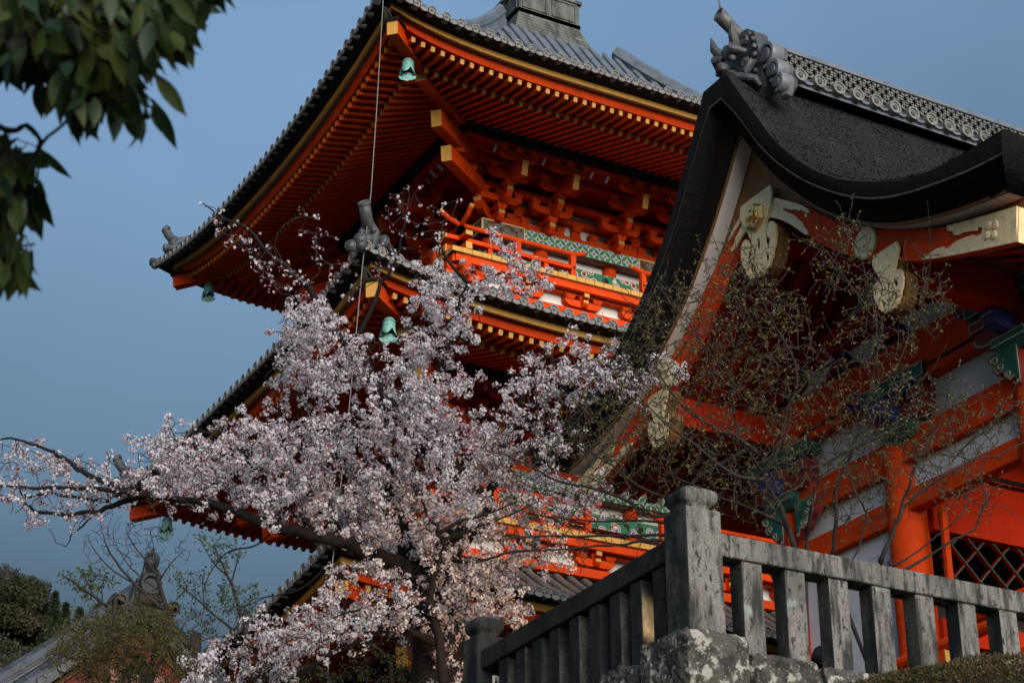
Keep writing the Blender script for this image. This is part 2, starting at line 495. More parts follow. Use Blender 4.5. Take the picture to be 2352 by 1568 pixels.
def hip_ridge(S, corner, roof):
    """ridge along a hip with its end tile; corner 'N' near or 'W' left"""
    f = dg_pt if corner == 'N' else dl_pt
    sx = 1.0
    h0, h1 = S['he'] + .30, S['ht']
    m = MB(); pts = []
    for o in np.linspace(.075, 1, 18):
        h = h0 + (h1 - h0) * o
        pts.append(f(h, roofz(S, 'R', -1, o) * .5 + roofz(S, 'L', -1 if corner == 'N' else 1, o) * .5))
    d = pts[0] - pts[1]; d[2] = 0; d /= np.linalg.norm(d)
    sd_ = np.array([-d[1], d[0], 0])
    for wd, z0, z1 in ((.30, -.05, .10), (.24, .10, .30), (.29, .30, .34), (.22, .34, .39)):
        rows = [[p + sd_ * wd / 2 + (0, 0, z0), p + sd_ * wd / 2 + (0, 0, z1), p - sd_ * wd / 2 + (0, 0, z1), p - sd_ * wd / 2 + (0, 0, z0)] for p in pts]
        m.grid([[r[j] for r in rows] for j in range(4)])
        m.add(rows[0], [(0, 1, 2, 3)])
    m.tube([p + (0, 0, .42) for p in pts], .085, 8)
    for p, q in zip(pts[:6], pts[1:7]):          # lattice tiles on the ridge sides
        c = (p + q) / 2
        for s_ in (-1, 1):
            for k in (-.25, .25):
                e = c + (q - p) * k + sd_ * s_ * .13
                m.tube([e + (q - p) * .2 * math.cos(t) + np.array([0, 0, .2 + .07 * math.sin(t)]) for t in np.linspace(0, math.pi, 6)], .014, 4)
    r_ = m.build('hip_ridge', TILE, roof, smooth=False)
    m = MB(); p = pts[0]
    # upswept end: shield, scrolls, horn tube with round face, lower step
    sh = [(-.16, -.06), (-.27, -.02), (-.25, .10), (-.15, .16), (-.17, .40), (-.10, .52), (.10, .52), (.17, .40), (.15, .16), (.25, .10), (.27, -.02), (.16, -.06)]
    m.prism([p + d * .02 + sd_ * a + np.array([0, 0, b]) for a, b in sh], d * .12)
    for a, b, r0 in ((-.2, .06, .075), (.2, .06, .075), (-.1, .38, .06), (.1, .38, .06), (0, .22, .11), (0, .08, .07)):
        m.ball(p + d * .15 + sd_ * a + np.array([0, 0, b]), (r0, r0, r0 * .9))
    m.tube([p - d * .30 + (0, 0, .43), p + d * .02 + (0, 0, .45), p + d * .20 + (0, 0, .55), p + d * .28 + (0, 0, .66), p + d * .33 + (0, 0, .76)], [.085, .095, .10, .10, .095], 10)
    for s_ in (-1, 1):                              # side rows that step down to the corner
        b0 = p - d * .3 + sd_ * s_ * .28
        m.tube([b0 + (0, 0, .12), b0 + d * .42 + (0, 0, .14), b0 + d * .5 + (0, 0, .16)], .075, 8)
    for s_ in (-1, 1):
        c_ = p + d * .16 + sd_ * s_ * .28 + np.array([0, 0, .155])
        m.lathe([(.075, -.05), (.098, -.03), (.098, .03), (.078, .03), (.07, .012), (.035, .012), (.03, .025), (.001, .025)], c_, 14, 0, d + np.array([0, 0, .1]))
    c_ = p + d * .345 + np.array([0, 0, .79])
    m.lathe([(.09, -.05), (.108, -.02), (.108, .02), (.085, .02), (.078, .004), (.04, .004), (.034, .016), (.001, .016)], c_, 14, 0, d * .6 + np.array([0, 0, .5]))
    q = f(S['he'] + .28, S['zc'] + .17)
    m.tube([p + d * .1 + (0, 0, .02), q, q + d * .14 + (0, 0, .03)], [.09, .09, .10], 10)
    m.ball(q + d * .05 - np.array([0, 0, .07]), .09)
    e = m.build('ridge_end_tile', DTILE, roof, smooth=True)
    return r_


def build_roof(k):
    S = STO[k]
    m = MB()
    for side in 'RLBE':
        rows = []
        for o in np.linspace(0, 1, 14):
            h = S['he'] + .30 + (S['ht'] - S['he'] - .30) * o
            rows.append([roof_pt(S, side, cen(side) + a * half(side, h), o) for a in np.linspace(-1, 1, 33)])
        m.grid(rows, 0)
        sweep(m, S, side, [(.30, .10), (.30, .07), (.02, .052)], 1)  # underside coloured black as the shadow gap below the tiles
    # barrel rows and their round faces
    for side in 'RL':
        H = half(side, S['he'] + .28); n = int(2 * H / .287)
        for i in range(n + 1):
            u = cen(side) - H + .06 + (2 * H - .12) * i / n
            a = abs(u - cen(side)) - half(side, 0)
            h0, h1 = S['he'] + .30, S['ht']
            om = min(1.0, (h0 - max(a, h1)) / (h0 - h1))
            oo = np.linspace(-.004, max(om, .02), 9 if om > .2 else 3)
            if om > .01:
                rows = []
                for o in oo:
                    p = roof_pt(S, side, u, o, .045); t = mp(side, 1, 0, 0) - mp(side, 0, 0, 0)
                    rows.append([p + t * .068 * math.cos(b) + np.array([0, 0, .075 * math.sin(b)]) for b in np.linspace(-.25, math.pi + .25, 7)])
                m.grid(rows, 0)
            p0 = roof_pt(S, side, u, 0, .045); out = mp(side, 0, 1, 0) - mp(side, 0, 0, 0)
            m.lathe([(.02, -.10), (.090, -.10), (.090, .03), (.068, .03), (.064, .010), (.001, .010)], p0, 16, 2, out)
            m.lathe([(.03, .012), (.026, .022), (.001, .022)], p0, 8, 3, out)
            if i < n:                            # hanging flat tile with a curved lip between two faces
                du = (2 * H - .12) / n; t = mp(side, 1, 0, 0) - mp(side, 0, 0, 0)
                pm = roof_pt(S, side, u + du / 2, 0, 0)
                arc = [(-.11 + .22 * q / 6, .03 - .055 * math.sin(math.pi * q / 6)) for q in range(7)]
                lip = [pm + t * a_ + np.array([0, 0, b_ - .03]) for a_, b_ in arc] + [pm + t * a_ * .9 + np.array([0, 0, b_ * .5 + .03]) for a_, b_ in reversed(arc)]
                m.prism(lip, out * .03, 2)
    tm = TILEB if k == 0 else TILE
    roof = m.build('tiled_roof', [tm, BLACK, CAPS, CAPD], pag)
    hip_ridge(S, 'N', roof)
    hip_ridge(S, 'W', roof)
    # back hip stubs so that the roof closes
    for f in ((1, -1), (1, 1)):
        m = MB(); pts = []
        for o in np.linspace(.05, 1, 12):
            h = S['he'] + .3 + (S['ht'] - S['he'] - .3) * o
            pts.append(np.array([PX + (h + 2 * XC), PY + f[1] * h, roofz(S, 'R', 1, o) + .2]))
        m.tube(pts, .16, 6)
        m.build('hip_ridge', TILE, roof)
    # eave: ochre edge board, brown board, red fascia, soffit
    m = MB()
    for side in 'RLBE':
        sweep(m, S, side, [(-.09, .055), (0, .055), (0, -.055), (-.05, -.055)], 0)
        sweep(m, S, side, [(-.03, -.05), (-.16, -.035)], 1)
        sweep(m, S, side, [(-.145, -.03), (-.20, -.185), (-.30, -.185)], 2)
        hin, he = S['hin'], S['he']
        for (h0, h1, e) in ((he - .22, he - 1.05, .05), (he - .9, hin - .1, .05)):
            fz = fly if h0 > he - .5 else bas
            rows = [[mp(side, cen(side) + a * half(side, h), h, fz(S, side, cen(side) + a * half(side, h), h) + e) for a in np.linspace(-1, 1, 31)] for h in (h0, h1)]
            m.grid(rows, 3)
        rows = [[mp(side, cen(side) + a * half(side, h), h, bas(S, side, cen(side) + a * half(side, h), h) + e) for a in np.linspace(-1, 1, 31)] for h, e in ((he - .93, .14), (he - .93, .048), (he - 1.0, .048))]
        m.grid(rows, 2)
    m.build('eave_board', [OCHRE, BROWN, VERM, VDARK], pag)
    # rafters, two rows: flying rafters with ochre ends and base rafters
    for side in 'RLB':
        m = MB(); he, hin = S['he'], S['hin']
        H = half(side, he - .24); n = int(round(2 * H / .198))
        for i in range(n + 1):
            u = cen(side) - H + .12 + (2 * H - .24) * i / n
            lim = abs(u - cen(side)) - half(side, 0) + .12
            for (ht, hi, fz, wd) in ((he - .24, he - 1.05, fly, .078), (he - .89, hin, bas, .082)):
                hi = max(hi, lim)
                if ht - hi < .05: continue
                m.bar(mp(side, u, ht, fz(S, side, u, ht)), mp(side, u, hi, fz(S, side, u, hi)), wd, .095, 0, 1)
        m.build('rafter_row', [VERM, OCHRE], pag)
    # hip rafters at the near and the left corner
    for f in (dg_pt, dl_pt):
        he = S['he']; zc = S['zc']
        m = MB()
        m.bar(f(he - .06, zc - .42), f(he - 1.5, zc - .20), .20, .26, 0, 1)
        m.bar(f(he - 1.13, zc - .42), f(S['hin'] - .3, S['zin'] - .02), .22, .27, 0, 1)
        m.bar(f(he - .02, zc - .27), f(he - .6, zc - .17), .27, .05, 2)
        m.build('hip_rafter', [VERM, OCHRE, BLACK], pag)
    # black eave purlin with pale fittings
    m = MB()
    for side in 'RL':
        h = S['hin']; z = S['zin'] - .17
        a0, a1 = cen(side) - half(side, h), cen(side) + half(side, h)
        m.bar(mp(side, a0, h, z), mp(side, a1, h, z), .18, .20, 0)
        m.bar(mp(side, a0, h + .095, z), mp(side, a1, h + .095, z), .012, .02, 1)
        for j in range(9):
            uu = a0 + (a1 - a0) * (j + .5) / 9
            m.box(mp(side, uu, h + .1, z), (.05, .05, .05), 1)
    m.build('eave_purlin', [BLACK, CAPD], pag)
    return roof


ROOFS = [build_roof(k) for k in range(3)]


def arm(m, p0, p1, wd, ht, mi=0, end=1, cur=.5):
    """bracket arm: a bar whose lower outer end (p1) is rounded off, its end face painted"""
    p0 = np.array(p0, float); p1 = np.array(p1, float); d = p1 - p0; L = np.linalg.norm(d); d /= L
    sd_ = np.cross(d, (0, 0, 1)); sd_ /= np.linalg.norm(sd_)
    prof = [(0, -ht / 2), (L - ht * 1.1, -ht / 2), (L - ht * .45, -ht * .40), (L - ht * .12, -ht * .12), (L, ht * .12), (L, ht / 2), (0, ht / 2)]
    m.prism([p0 + d * a + np.array([0, 0, b]) + sd_ * wd / 2 for a, b in prof], -sd_ * wd, mi, mi)
    o = len(m.m)
    m.m[o - 7 + 4] = end; m.m[o - 7 + 3] = mi


def cross_arm(m, side, u, h, z, half_len, wd=.13, ht=.15, blocks=True):
    """arm parallel to the wall with rounded lower ends and three bearing blocks"""
    L = half_len
    prof = [(-L, ht * .15), (-L * .93, -ht * .1), (-L * .8, -ht * .4), (-L * .6, -ht / 2), (L * .6, -ht / 2), (L * .8, -ht * .4), (L * .93, -ht * .1), (L, ht * .15), (L, ht / 2), (-L, ht / 2)]
    off = mp(side, 0, 0, 0) - mp(side, 0, wd, 0)
    m.prism([mp(side, u + a, h + wd / 2, z + b) for a, b in prof], off, 0)
    if blocks:
        for q in (-L * .82, 0, L * .82): block(m, side, u + q, h, z + ht / 2, .19, .12)


def block(m, side, u, h, z, wd, ht, mi=0, top=0):
    lo = wd * .36; hi = wd / 2
    ps = []
    for zz, r in ((z, lo), (z + ht * .45, hi), (z + ht, hi)):
        ps += [mp(side, u - r, h - r, zz), mp(side, u + r, h - r, zz), mp(side, u + r, h + r, zz), mp(side, u - r, h + r, zz)]
    f = [(3, 2, 1, 0), (8, 9, 10, 11)]
    for b in (0, 4): f += [(b + i, b + (i + 1) % 4, b + 4 + (i + 1) % 4, b + 4 + i) for i in range(4)]
    m.add(ps, f, mi)


def build_storey(k):
    S = STO[k]; wl = S['wall']; zin = S['zin']; dz = zin - 19.72       # heights below are those of the top storey
    dw = wl - 1.5
    cols = {'R': [-wl, -.35 - dw * .23, 1.25 + dw * .23, wl + 2 * XC], 'L': [-wl, -.46 - dw * .2, .46 + dw * .2, wl]}
    zb = 16.66 + dz if k else TZ + dz * 0
    # wall box (plaster) and its posts and rails
    m = MB()
    m.bb((PX - wl, PY - wl, zb), (PX + wl + 2 * XC, PY + wl, zin + 1.1))
    m.build('plaster_wall', WHITE, pag)
    for side in 'RL':
        for u in cols[side]:
            m = MB(); c = mp(side, u, wl + .02, 0)
            m.lathe([(.15, zb), (.15, 18.16 + dz)], (c[0], c[1], 0), 14)
            m.build('wall_post', VERM, pag, smooth=True)
    m = MB()
    for side in 'RL':
        ul, ur = cols[side][0] - .2, cols[side][-1] + .2
        for z, ht, out in ((18.36, .16, .06), (18.78, .14, .08), (19.08, .14, .10), (19.36, .16, .12)):
            m.bar(mp(side, ul, wl + out, z + dz), mp(side, ur, wl + out, z + dz), .14, ht)
        # small struts with rounded shoulders between the rails, one between every two columns
        for a, b in zip(cols[side], cols[side][1:]):
            q = (a + b) / 2
            st = [(-.10, 18.28), (-.30, 18.28), (-.30, 18.36), (-.12, 18.46), (-.09, 18.60), (.09, 18.60), (.12, 18.46), (.30, 18.36), (.30, 18.28)]
            m.prism([mp(side, q + x, wl + .09, z + dz) for x, z in st], mp(side, 0, 0, 0) - mp(side, 0, .08, 0))
            block(m, side, q, wl + .06, 18.60 + dz, .22, .13)
    m.build('wall_rail', VERM, pag)
    if k:
        # painted tie beam round the wall
        m = MB()
        for side in 'RL':
            ul, ur = cols[side][0] - .33, cols[side][-1] + .33
            y0 = wl + .33; z0, z1 = 17.965 + dz, 18.235 + dz
            segs = [(ul, ul + .95, 1), (ul + .95, ur - .95, 0), (ur - .95, ur, 1)]
            for a, b, mi in segs:
                m.add([mp(side, a, y0, z0), mp(side, b, y0, z0), mp(side, b, y0, z1), mp(side, a, y0, z1)], [(0, 1, 2, 3)], mi)
            m.add([mp(side, ul, y0, z0), mp(side, ur, y0, z0), mp(side, ur, wl + .1, z0), mp(side, ul, wl + .1, z0)], [(0, 1, 2, 3)], 2)
            m.add([mp(side, ul, y0, z1), mp(side, ur, y0, z1), mp(side, ur, wl + .1, z1), mp(side, ul, wl + .1, z1)], [(0, 1, 2, 3)], 3)
            for a, b in ((ul, ul + .95), (ur - .95, ur)):
                for z in (z0 + .008, z1 - .008): m.bar(mp(side, a, y0 + .006, z), mp(side, b, y0 + .006, z), .012, .024, 4)
                for uu in (a + .008, b - .008): m.bar(mp(side, uu, y0 + .006, z0), mp(side, uu, y0 + .006, z1), .024, .012, 4, up=mp(side, 0, 1, 0) - mp(side, 0, 0, 0))
        m.build('painted_tie_beam', [SHIPPO, SCROLM, BROWN, VERM, mat('gilt_line', (.75, .55, .22), .5)], pag)
        # lower painted beam with hexagon studs
        m = MB()
        for side in 'RL':
            ul, ur = cols[side][0] - .22, cols[side][-1] + .22
            y0 = wl + .24; z0, z1 = 17.42 + dz, 17.70 + dz
            m.add([mp(side, ul, y0, z0), mp(side, ul + .8, y0, z0), mp(side, ul + .8, y0, z1), mp(side, ul, y0, z1)], [(0, 1, 2, 3)], 1)
            m.add([mp(side, ul + .8, y0, z0), mp(side, ur, y0, z0), mp(side, ur, y0, z1), mp(side, ul + .8, y0, z1)], [(0, 1, 2, 3)], 0)
            for zz in (z0, z1): m.add([mp(side, ul, y0, zz), mp(side, ur, y0, zz), mp(side, ur, wl, zz), mp(side, ul, wl, zz)], [(0, 1, 2, 3)], 2)
            for u in (ul + .32, ul + 1.6, ur - 1.6, ur - .32):
                m.lathe([(.001, .07), (.03, .06), (.045, .03), (.075, .02), (.075, 0)], mp(side, u, y0, (z0 + z1) / 2), 6, 3, mp(side, 0, 1, 0) - mp(side, 0, 0, 0))
        m.build('painted_lower_beam', [SCROLL, GREENW, BROWN, BLKMET], pag)
        # door frame top and door leaves in the middle bay
        for side in 'RL':
            a, b = cols[side][1] + .2, cols[side][2] - .2
            for c0, c1 in ((a, (a + b) / 2 - .005), ((a + b) / 2 + .005, b)):
                m = MB(); m.bb(mp(side, c0, wl + .05, zb), mp(side, c1, wl + .01, 17.42 + dz)); m.build('door_leaf', VERM, pag)
    # bracket sets
    for side in 'RL':
        for j, u in enumerate(cols[side]):
            if side == 'L' and j == 0: continue
            m = MB()
            b = dz; o = dw
            block(m, side, u, 1.55 + o, 18.17 + b, .34, .16)
            cross_arm(m, side, u, 1.56 + o, 18.42 + b, .50)
            arm(m, mp(side, u, 1.5 + o, 18.30 + b), mp(side, u, 2.04 + o, 18.30 + b), .13, .21)
            block(m, side, u, 1.96 + o, 18.42 + b, .20, .13)
            cross_arm(m, side, u, 1.96 + o, 18.66 + b, .46)
            arm(m, mp(side, u, 1.5 + o, 18.60 + b), mp(side, u, 2.38 + o, 18.66 + b), .13, .22)
            block(m, side, u, 2.34 + o, 18.78 + b, .20, .13)
            cross_arm(m, side, u, 2.34 + o, 19.02 + b, .46)
            m.bar(mp(side, u, 1.5 + o, 19.06 + b), mp(side, u, 2.3 + o, 18.98 + b), .13, .18)
            cross_arm(m, side, u, 2.70 + o, 19.24 + b, .42, blocks=False)
            for q in (-.34, 0, .34): block(m, side, u + q, 2.72 + o, 19.31 + b, .18, .11)
            br = m.build('bracket_set', [VERM, OCHRE], pag)
            m = MB()
            m.bar(mp(side, u, 2.98 + o, 18.86 + b), mp(side, u, 1.5 + o, 19.30 + b), .13, .30, 0, 1)
            m.build('tail_beam', [VERM, OCHRE], br)
    for f in (dg_pt, dl_pt):                              # diagonal members at the corners
        m = MB(); b, o = dz, dw
        arm(m, f(1.5 + o, 18.42 + b), f(2.06 + o, 18.42 + b), .15, .24)
        arm(m, f(1.5 + o, 18.68 + b), f(2.46 + o, 18.70 + b), .15, .24)
        m.bar(f(3.43 + o, 18.40 + b), f(1.6 + o, 18.94 + b), .20, .30, 0, 1)
        m.bar(f(3.86 + o, 18.80 + b), f(1.7 + o, 19.38 + b), .20, .32, 0, 1)
        for h, z in ((2.0, 18.54), (2.4, 18.82), (2.95, 18.78), (3.2, 19.16)):
            d_ = f(1, 0) - f(0, 0)
            c = f(h + o, z + b)
            m.box(c + np.array([0, 0, .06]), (.2, .2, .12), 0)
        m.build('corner_bracket', [VERM, OCHRE], pag)
    # sloping boards between the wall head and the eave purlin, and level tie rails on the bracket steps
    m = MB()
    for side in 'RL':
        ul, ur = cols[side][0], cols[side][-1]
        for h, z, ht in ((1.96, 18.90, .13), (2.34, 19.24, .13), (2.72, 19.47, .12)):
            m.bar(mp(side, ul - (h - 1.5), h + dw, z + dz), mp(side, ur + (h - 1.5), h + dw, z + dz), .12, ht)
        m.grid([[mp(side, ul - (h - 1.5), h + dw, z + dz), mp(side, ur + (h - 1.5), h + dw, z + dz)] for h, z in ((1.45, 19.26), (2.34, 19.33), (2.72, 19.62), (2.95, 19.70))])
        n = 14
        for i in range(n):                                  # pale curved ribs in the sloping ceiling
            u = ul - .6 + (ur - ul + 1.2) * (i + .5) / n
            m.bar(mp(side, u, 2.46 + dw, 19.38 + dz), mp(side, u, 2.62 + dw, 19.50 + dz), .05, .05, 1)
    m.build('bracket_tie_rail', [VDARK, WHITE], pag)
    if k: balcony(S, k, cols)


def balcony(S, k, cols):
    fl = S['fl']; dw = S['wall'] - 1.5
    hb = 3.10 + dw
    m = MB(); J = MB()
    for side in 'RL':
        c = cen(side); H = half(side, hb)
        m.grid([[mp(side, c - half(side, h), h, fl + e), mp(side, c + half(side, h), h, fl + e)] for h, e in ((1.5 + dw, .05), (hb, .05))], 0)
        m.grid([[mp(side, c - half(side, h), h, fl - .05), mp(side, c + half(side, h), h, fl - .05)] for h in (1.5 + dw, hb - .05)], 0)
        n = int(2 * H / .2)
        for i in range(n):
            u0 = c - H + 2 * H * i / n; u1 = c - H + 2 * H * (i + 1) / n
            m.bb(mp(side, u0 + .006, hb - .25, fl - .05), mp(side, u1 - .006, hb + (.006 if side == 'R' else .003), fl + .048), 1)
        m.bar(mp(side, c - half(side, hb - .10), hb - .10, fl - .13), mp(side, c + half(side, hb - .10), hb - .10, fl - .13), .10, .155, 0)
        # waist below the floor: bearing blocks, arms, plaster, sill
        hw = hb - .38; Hw = half(side, hw)
        m.bb(mp(side, c - Hw, hw, fl - .62), mp(side, c + Hw, hw - .06, fl - .10), 2)
        m.bar(mp(side, c - Hw - .22, hw + .05, fl - .59), mp(side, c + Hw + .22, hw + .05, fl - .59), .16, .16, 0)
        m.bar(mp(side, c - Hw - .3, hw + .10, fl - .20), mp(side, c + Hw + .3, hw + .10, fl - .20), .16, .09, 0)
        us = sorted(set([round(x, 2) for x in np.linspace(c - Hw, c + Hw, 6)]))
        for u in us:
            cross_arm(m, side, u, hw + .08, fl - .40, .40, .16, .14, False)
            for q in (-.30, 0, .30): block(m, side, u + q, hw + .10, fl - .335, .2, .10)
            arm(m, mp(side, u, hw, fl - .41), mp(side, u, hw + .26, fl - .41), .11, .13)
            m.bar(mp(side, u, hw + .3, fl - .25), mp(side, u, hw, fl - .25), .11, .09, 0, 1)
    m.build('balcony_floor', [VERM, OCHRE, WHITE], pag)
    # railing
    m = MB(); hr = hb - .33
    for side in 'RL':
        c = cen(side); H = half(side, hr)
        door = .80
        spans = [(c - H, c - door), (c + door, c + H)] if side == 'R' else [(c - H, c + H)]
        for a, b in spans:
            lo = a - (.35 if a == c - H else 0); hi = b + (.35 if b == c + H else 0)
            m.bar(mp(side, lo, hr, fl + .12), mp(side, hi, hr, fl + .12), .13, .14, 0)
            m.bar(mp(side, lo, hr, fl + .385), mp(side, hi, hr, fl + .385), .14, .085, 0)
            m.bar(mp(side, lo - .004, hr, fl + .12), mp(side, lo + .02, hr, fl + .12), .132, .142, 1)
            m.bar(mp(side, lo - .004, hr, fl + .385), mp(side, lo + .02, hr, fl + .385), .142, .087, 1)
            # round hand rail with upturned ends
            pts = [mp(side, u_, hr, z_) for u_, z_ in ((lo - .10, fl + .93), (lo + .08, fl + .80), (lo + .3, fl + .715), (lo + .6, fl + .70), ((a + b) / 2, fl + .70), (hi - .6, fl + .70), (hi - .3, fl + .715), (hi - .08, fl + .78), (hi + .06, fl + .86))]
            if lo == a: pts[0:3] = [mp(side, lo - .28, hr, fl + .78), mp(side, lo - .1, hr, fl + .72), mp(side, lo + .1, hr, fl + .70)]
            if hi == b: pts[-3:] = [mp(side, hi - .1, hr, fl + .70), mp(side, hi + .1, hr, fl + .72), mp(side, hi + .28, hr, fl + .78)]
            m.tube(pts, .048, 8, 0)
            m.lathe([(.001, .003), (.05, .003), (.05, -.05)], pts[0], 8, 1, pts[0] - pts[1])
            n = max(1, int(round((b - a) / 1.05)))
            for i in range(n + 1):
                u = a + (b - a) * i / n
                m.bb(mp(side, u - .055, hr - .055, fl + .05), mp(side, u + .055, hr + .055, fl + .66), 0)
                m.lathe([(.03, .075), (.03, .055)], mp(side, u, hr, fl + .385), 8, 2, mp(side, 0, 1, 0) - mp(side, 0, 0, 0))
                m.lathe([(.001, .08), (.018, .078), (.03, .07)], mp(side, u, hr, fl + .385), 8, 2, mp(side, 0, 1, 0) - mp(side, 0, 0, 0))
                if i < n:
                    uu = u + (b - a) / n / 2
                    m.bb(mp(side, uu - .045, hr - .05, fl + .19), mp(side, uu + .045, hr + .05, fl + .345), 0)
    m.build('balcony_railing', [VERM, OCHRE, BLKMET], pag)


for k in range(3): build_storey(k)

# finial base at the top of the upper roof
ax_, ay_ = PX + .38, PY + .05
m = MB()
zt0 = 23.50
for i in range(8):
    r = 1.02 - i * .035; z = zt0 + i * .10
    m.bb((ax_ - r, ay_ - r, z), (ax_ + r, ay_ + r, z + .065), 0)
    m.bb((ax_ - r + .06, ay_ - r + .06, z + .065), (ax_ + r - .06, ay_ + r - .06, z + .1), 1)
m.build('tile_course_stack', [COPPER, BLACK], pag)
m = MB(); r = .76; z0 = zt0 + .80
m.bb((ax_ - r, ay_ - r, z0), (ax_ + r, ay_ + r, z0 + .66))
for s_ in (-1, 1):
    m.bb((ax_ - r - .02, ay_ - r - .02, z0), (ax_ + r + .02, ay_ + r + .02, z0 + .07))
m.bb((ax_ - r - .05, ay_ - r - .05, z0 + .62), (ax_ + r + .05, ay_ + r + .05, z0 + .70))
for side in (0, 1):
    for a, b in ((-.68, -.06), (.06, .68)):
        for (p, q, e, f) in ((a, b, .56, .60), (a, b, .12, .16), (a, a + .04, .16, .56), (b - .04, b, .16, .56)):
            if side == 0: m.bb((ax_ + p, ay_ - r - .025, z0 + e), (ax_ + q, ay_ - r + .01, z0 + f))
            else: m.bb((ax_ - r - .025, ay_ + p, z0 + e), (ax_ - r + .01, ay_ + q, z0 + f))
m.build('finial_base', COPPER, pag)
m = MB()
m.lathe([(.62, 0), (.60, .22), (.48, .42), (.3, .52), (.12, .55), (.1, .8), (.3, .9), (.1, 1.0), (.06, 1.6), (.3, 1.65), (.06, 1.7), (.05, 5.0), (.001, 5.2)], (ax_, ay_, z0 + .70), 24)
m.build('finial', mat('brown_bronze_dome', (0.17, 0.14, 0.11), .55, [((.08, .07, .06), 5, .4, .65, O1)]), pag, smooth=True)

# metal stays at the corners and the conductor wire that hangs from roof to roof
STEEL = mat('grey_steel', (.13, .13, .12), .6)
for k in range(3):
    S = STO[k]; m = MB()
    e = dg_pt(S['he'] + .02, S['zc'] - .10)
    m.bar(e + (-.1, .05, .02), dg_pt(S['he'] - .75, S['zc'] - .36) + (.15, 0, 0), .05, .03)
    m.bar(e + (-.1, .05, .02), dg_pt(S['he'] - .4, S['zc'] - .4) + (-.12, .12, 0), .05, .03)
    m.build('corner_stay', STEEL, pag)
wp = [dg_pt(5.80, 20.4), dg_pt(5.92, 19.55), dg_pt(6.02, 17.0), dg_pt(6.10, 15.5), dg_pt(6.28, 14.05), dg_pt(6.50, 11.6), dg_pt(6.80, 8.9), dg_pt(6.80, 5.5), dg_pt(6.75, TZ)]
m = MB(); m.tube(wp, .008, 5)
m.build('conductor_wire', CABLE, pag)


# ------------------------------------------------------------------ wind bells: each hangs on a chain under a corner
def wind_bell():
    r = empty('wind_bell', (0, 0, 0), 'x', 'wind bell', 'green bronze wind bells under the pagoda corners')
    m = MB()
    n = 32; rows = []
    prof = [(.012, 0), (.07, -.012), (.088, -.04), (.095, -.10), (.099, -.17), (.106, -.22), (.118, -.27)]
    for i, (rr, z) in enumerate(prof):
        row = []
        for j in range(n):
            a = 2 * math.pi * j / n
            w_ = (abs(math.sin(2 * a)) ** .8)                  # four arches cut into the skirt
            zz = z
            if i == len(prof) - 1: zz = -.205 - .115 * w_
            if i == len(prof) - 2: zz = -.195 - .03 * w_
            r2 = rr + (.02 * w_ if i == len(prof) - 1 else 0)
            row.append((r2 * math.cos(a), r2 * math.sin(a), zz))
        rows.append(row)
    m.grid(rows, 0, True)
    for z in (-.06, -.15): m.lathe([(.097, z + .006), (.104, z), (.099, z - .008)], (0, 0, 0), 20)
    o = m.build('bell_body', PATINA, r, smooth=True, local=True)
    sol = o.modifiers.new('thick', 'SOLIDIFY'); sol.thickness = .008
    m = MB()
    m.tube([(0, 0, .10), (0, 0, .05), (0.012, 0, .03), (0, 0, .0)], .010, 5)
    m.tube([(0, 0, 0), (0, 0, -.30)], .006, 5)
    m.build('bell_chain', BLKMET, r, local=True)
    # cusped wind plate below the mouth
    prof = [(0, -.075), (.035, -.052), (.07, -.050), (.10, -.045), (.14, -.02), (.16, .035), (.12, .025), (.085, .045), (.06, .085), (.03, .10)]
    pl = prof + [(-a, b) for a, b in reversed(prof[1:])]
    cut_plate('wind_plate', [pl, ring(.085, -.005, .011, 8)[::-1], ring(-.085, -.005, .011, 8)[::-1]],
              lambda u, v, t: (u * .878 * .0 + u * .88, -u * .47, -.375 + v + 0 * t) if False else (u * RT[0] + t * .47, u * RT[1] + t * .88, -.375 + v), .012, PATINA, r).location = (0, 0, 0)
    return r


bell0 = wind_bell()
spots = []
for k in (2, 1, 0):
    S = STO[k]; h = S['he'] - .65; z = S['zc'] - .555
    spots.append((dg_pt(h, z), ['wind bell under the near corner of the lowest eaves, behind cherry blossom', 'wind bell under the near corner of the middle roof, above the white blossom', 'wind bell high under the near corner of the topmost roof'][k]))
    spots.append((dl_pt(h, z), ['wind bell under the left corner of the lowest roof', 'dark wind bell under the left tip of the middle roof, below the long cherry limb', 'dark wind bell under the left tip of the topmost roof against blue sky'][k]))
for i, (p, lab) in enumerate(spots[:5]):
    o = bell0 if i == 0 else copy_tree(bell0)
    o.location = [float(q) for q in p]; o['label'] = lab


# ------------------------------------------------------------------ west gate with cypress bark roof
YR, GV = 16.228, 11.654
gate = empty('temple_gate', (GV + 2.3, YR, TZ), 'vermilion temple gate with curved dark cypress bark roof and gold bargeboards', 'gate')


def gp(s, x, z): return np.array([GV + x, YR - s, z])


OUT = np.array([(.243, 12.863), (.458, 12.486), (.829, 11.89), (1.186, 11.359), (1.687, 10.807), (2.174, 10.408), (2.648, 10.122), (3.108, 9.914), (3.558, 9.788), (4.0, 9.73), (4.635, 9.684)])
INN = np.array([(.12, 12.54), (.43, 12.13), (.9, 11.41), (1.41, 10.83), (1.91, 10.39), (2.39, 10.05), (2.85, 9.81), (3.31, 9.656), (3.75, 9.553), (4.18, 9.469), (4.6, 9.42)])
LOW = np.array([(.05, 12.17), (.446, 11.58), (.815, 11.11), (1.326, 10.585), (1.821, 10.19), (2.30, 9.894), (2.767, 9.677), (3.442, 9.469), (3.98, 9.354), (4.32, 9.30)])
BUP = np.array([(.02, 11.37), (.35, 11.19), (.687, 10.963), (.958, 10.766), (1.499, 10.318), (2.021, 9.978), (2.526, 9.726), (3.128, 9.457), (3.7, 9.29), (4.241, 9.154)])
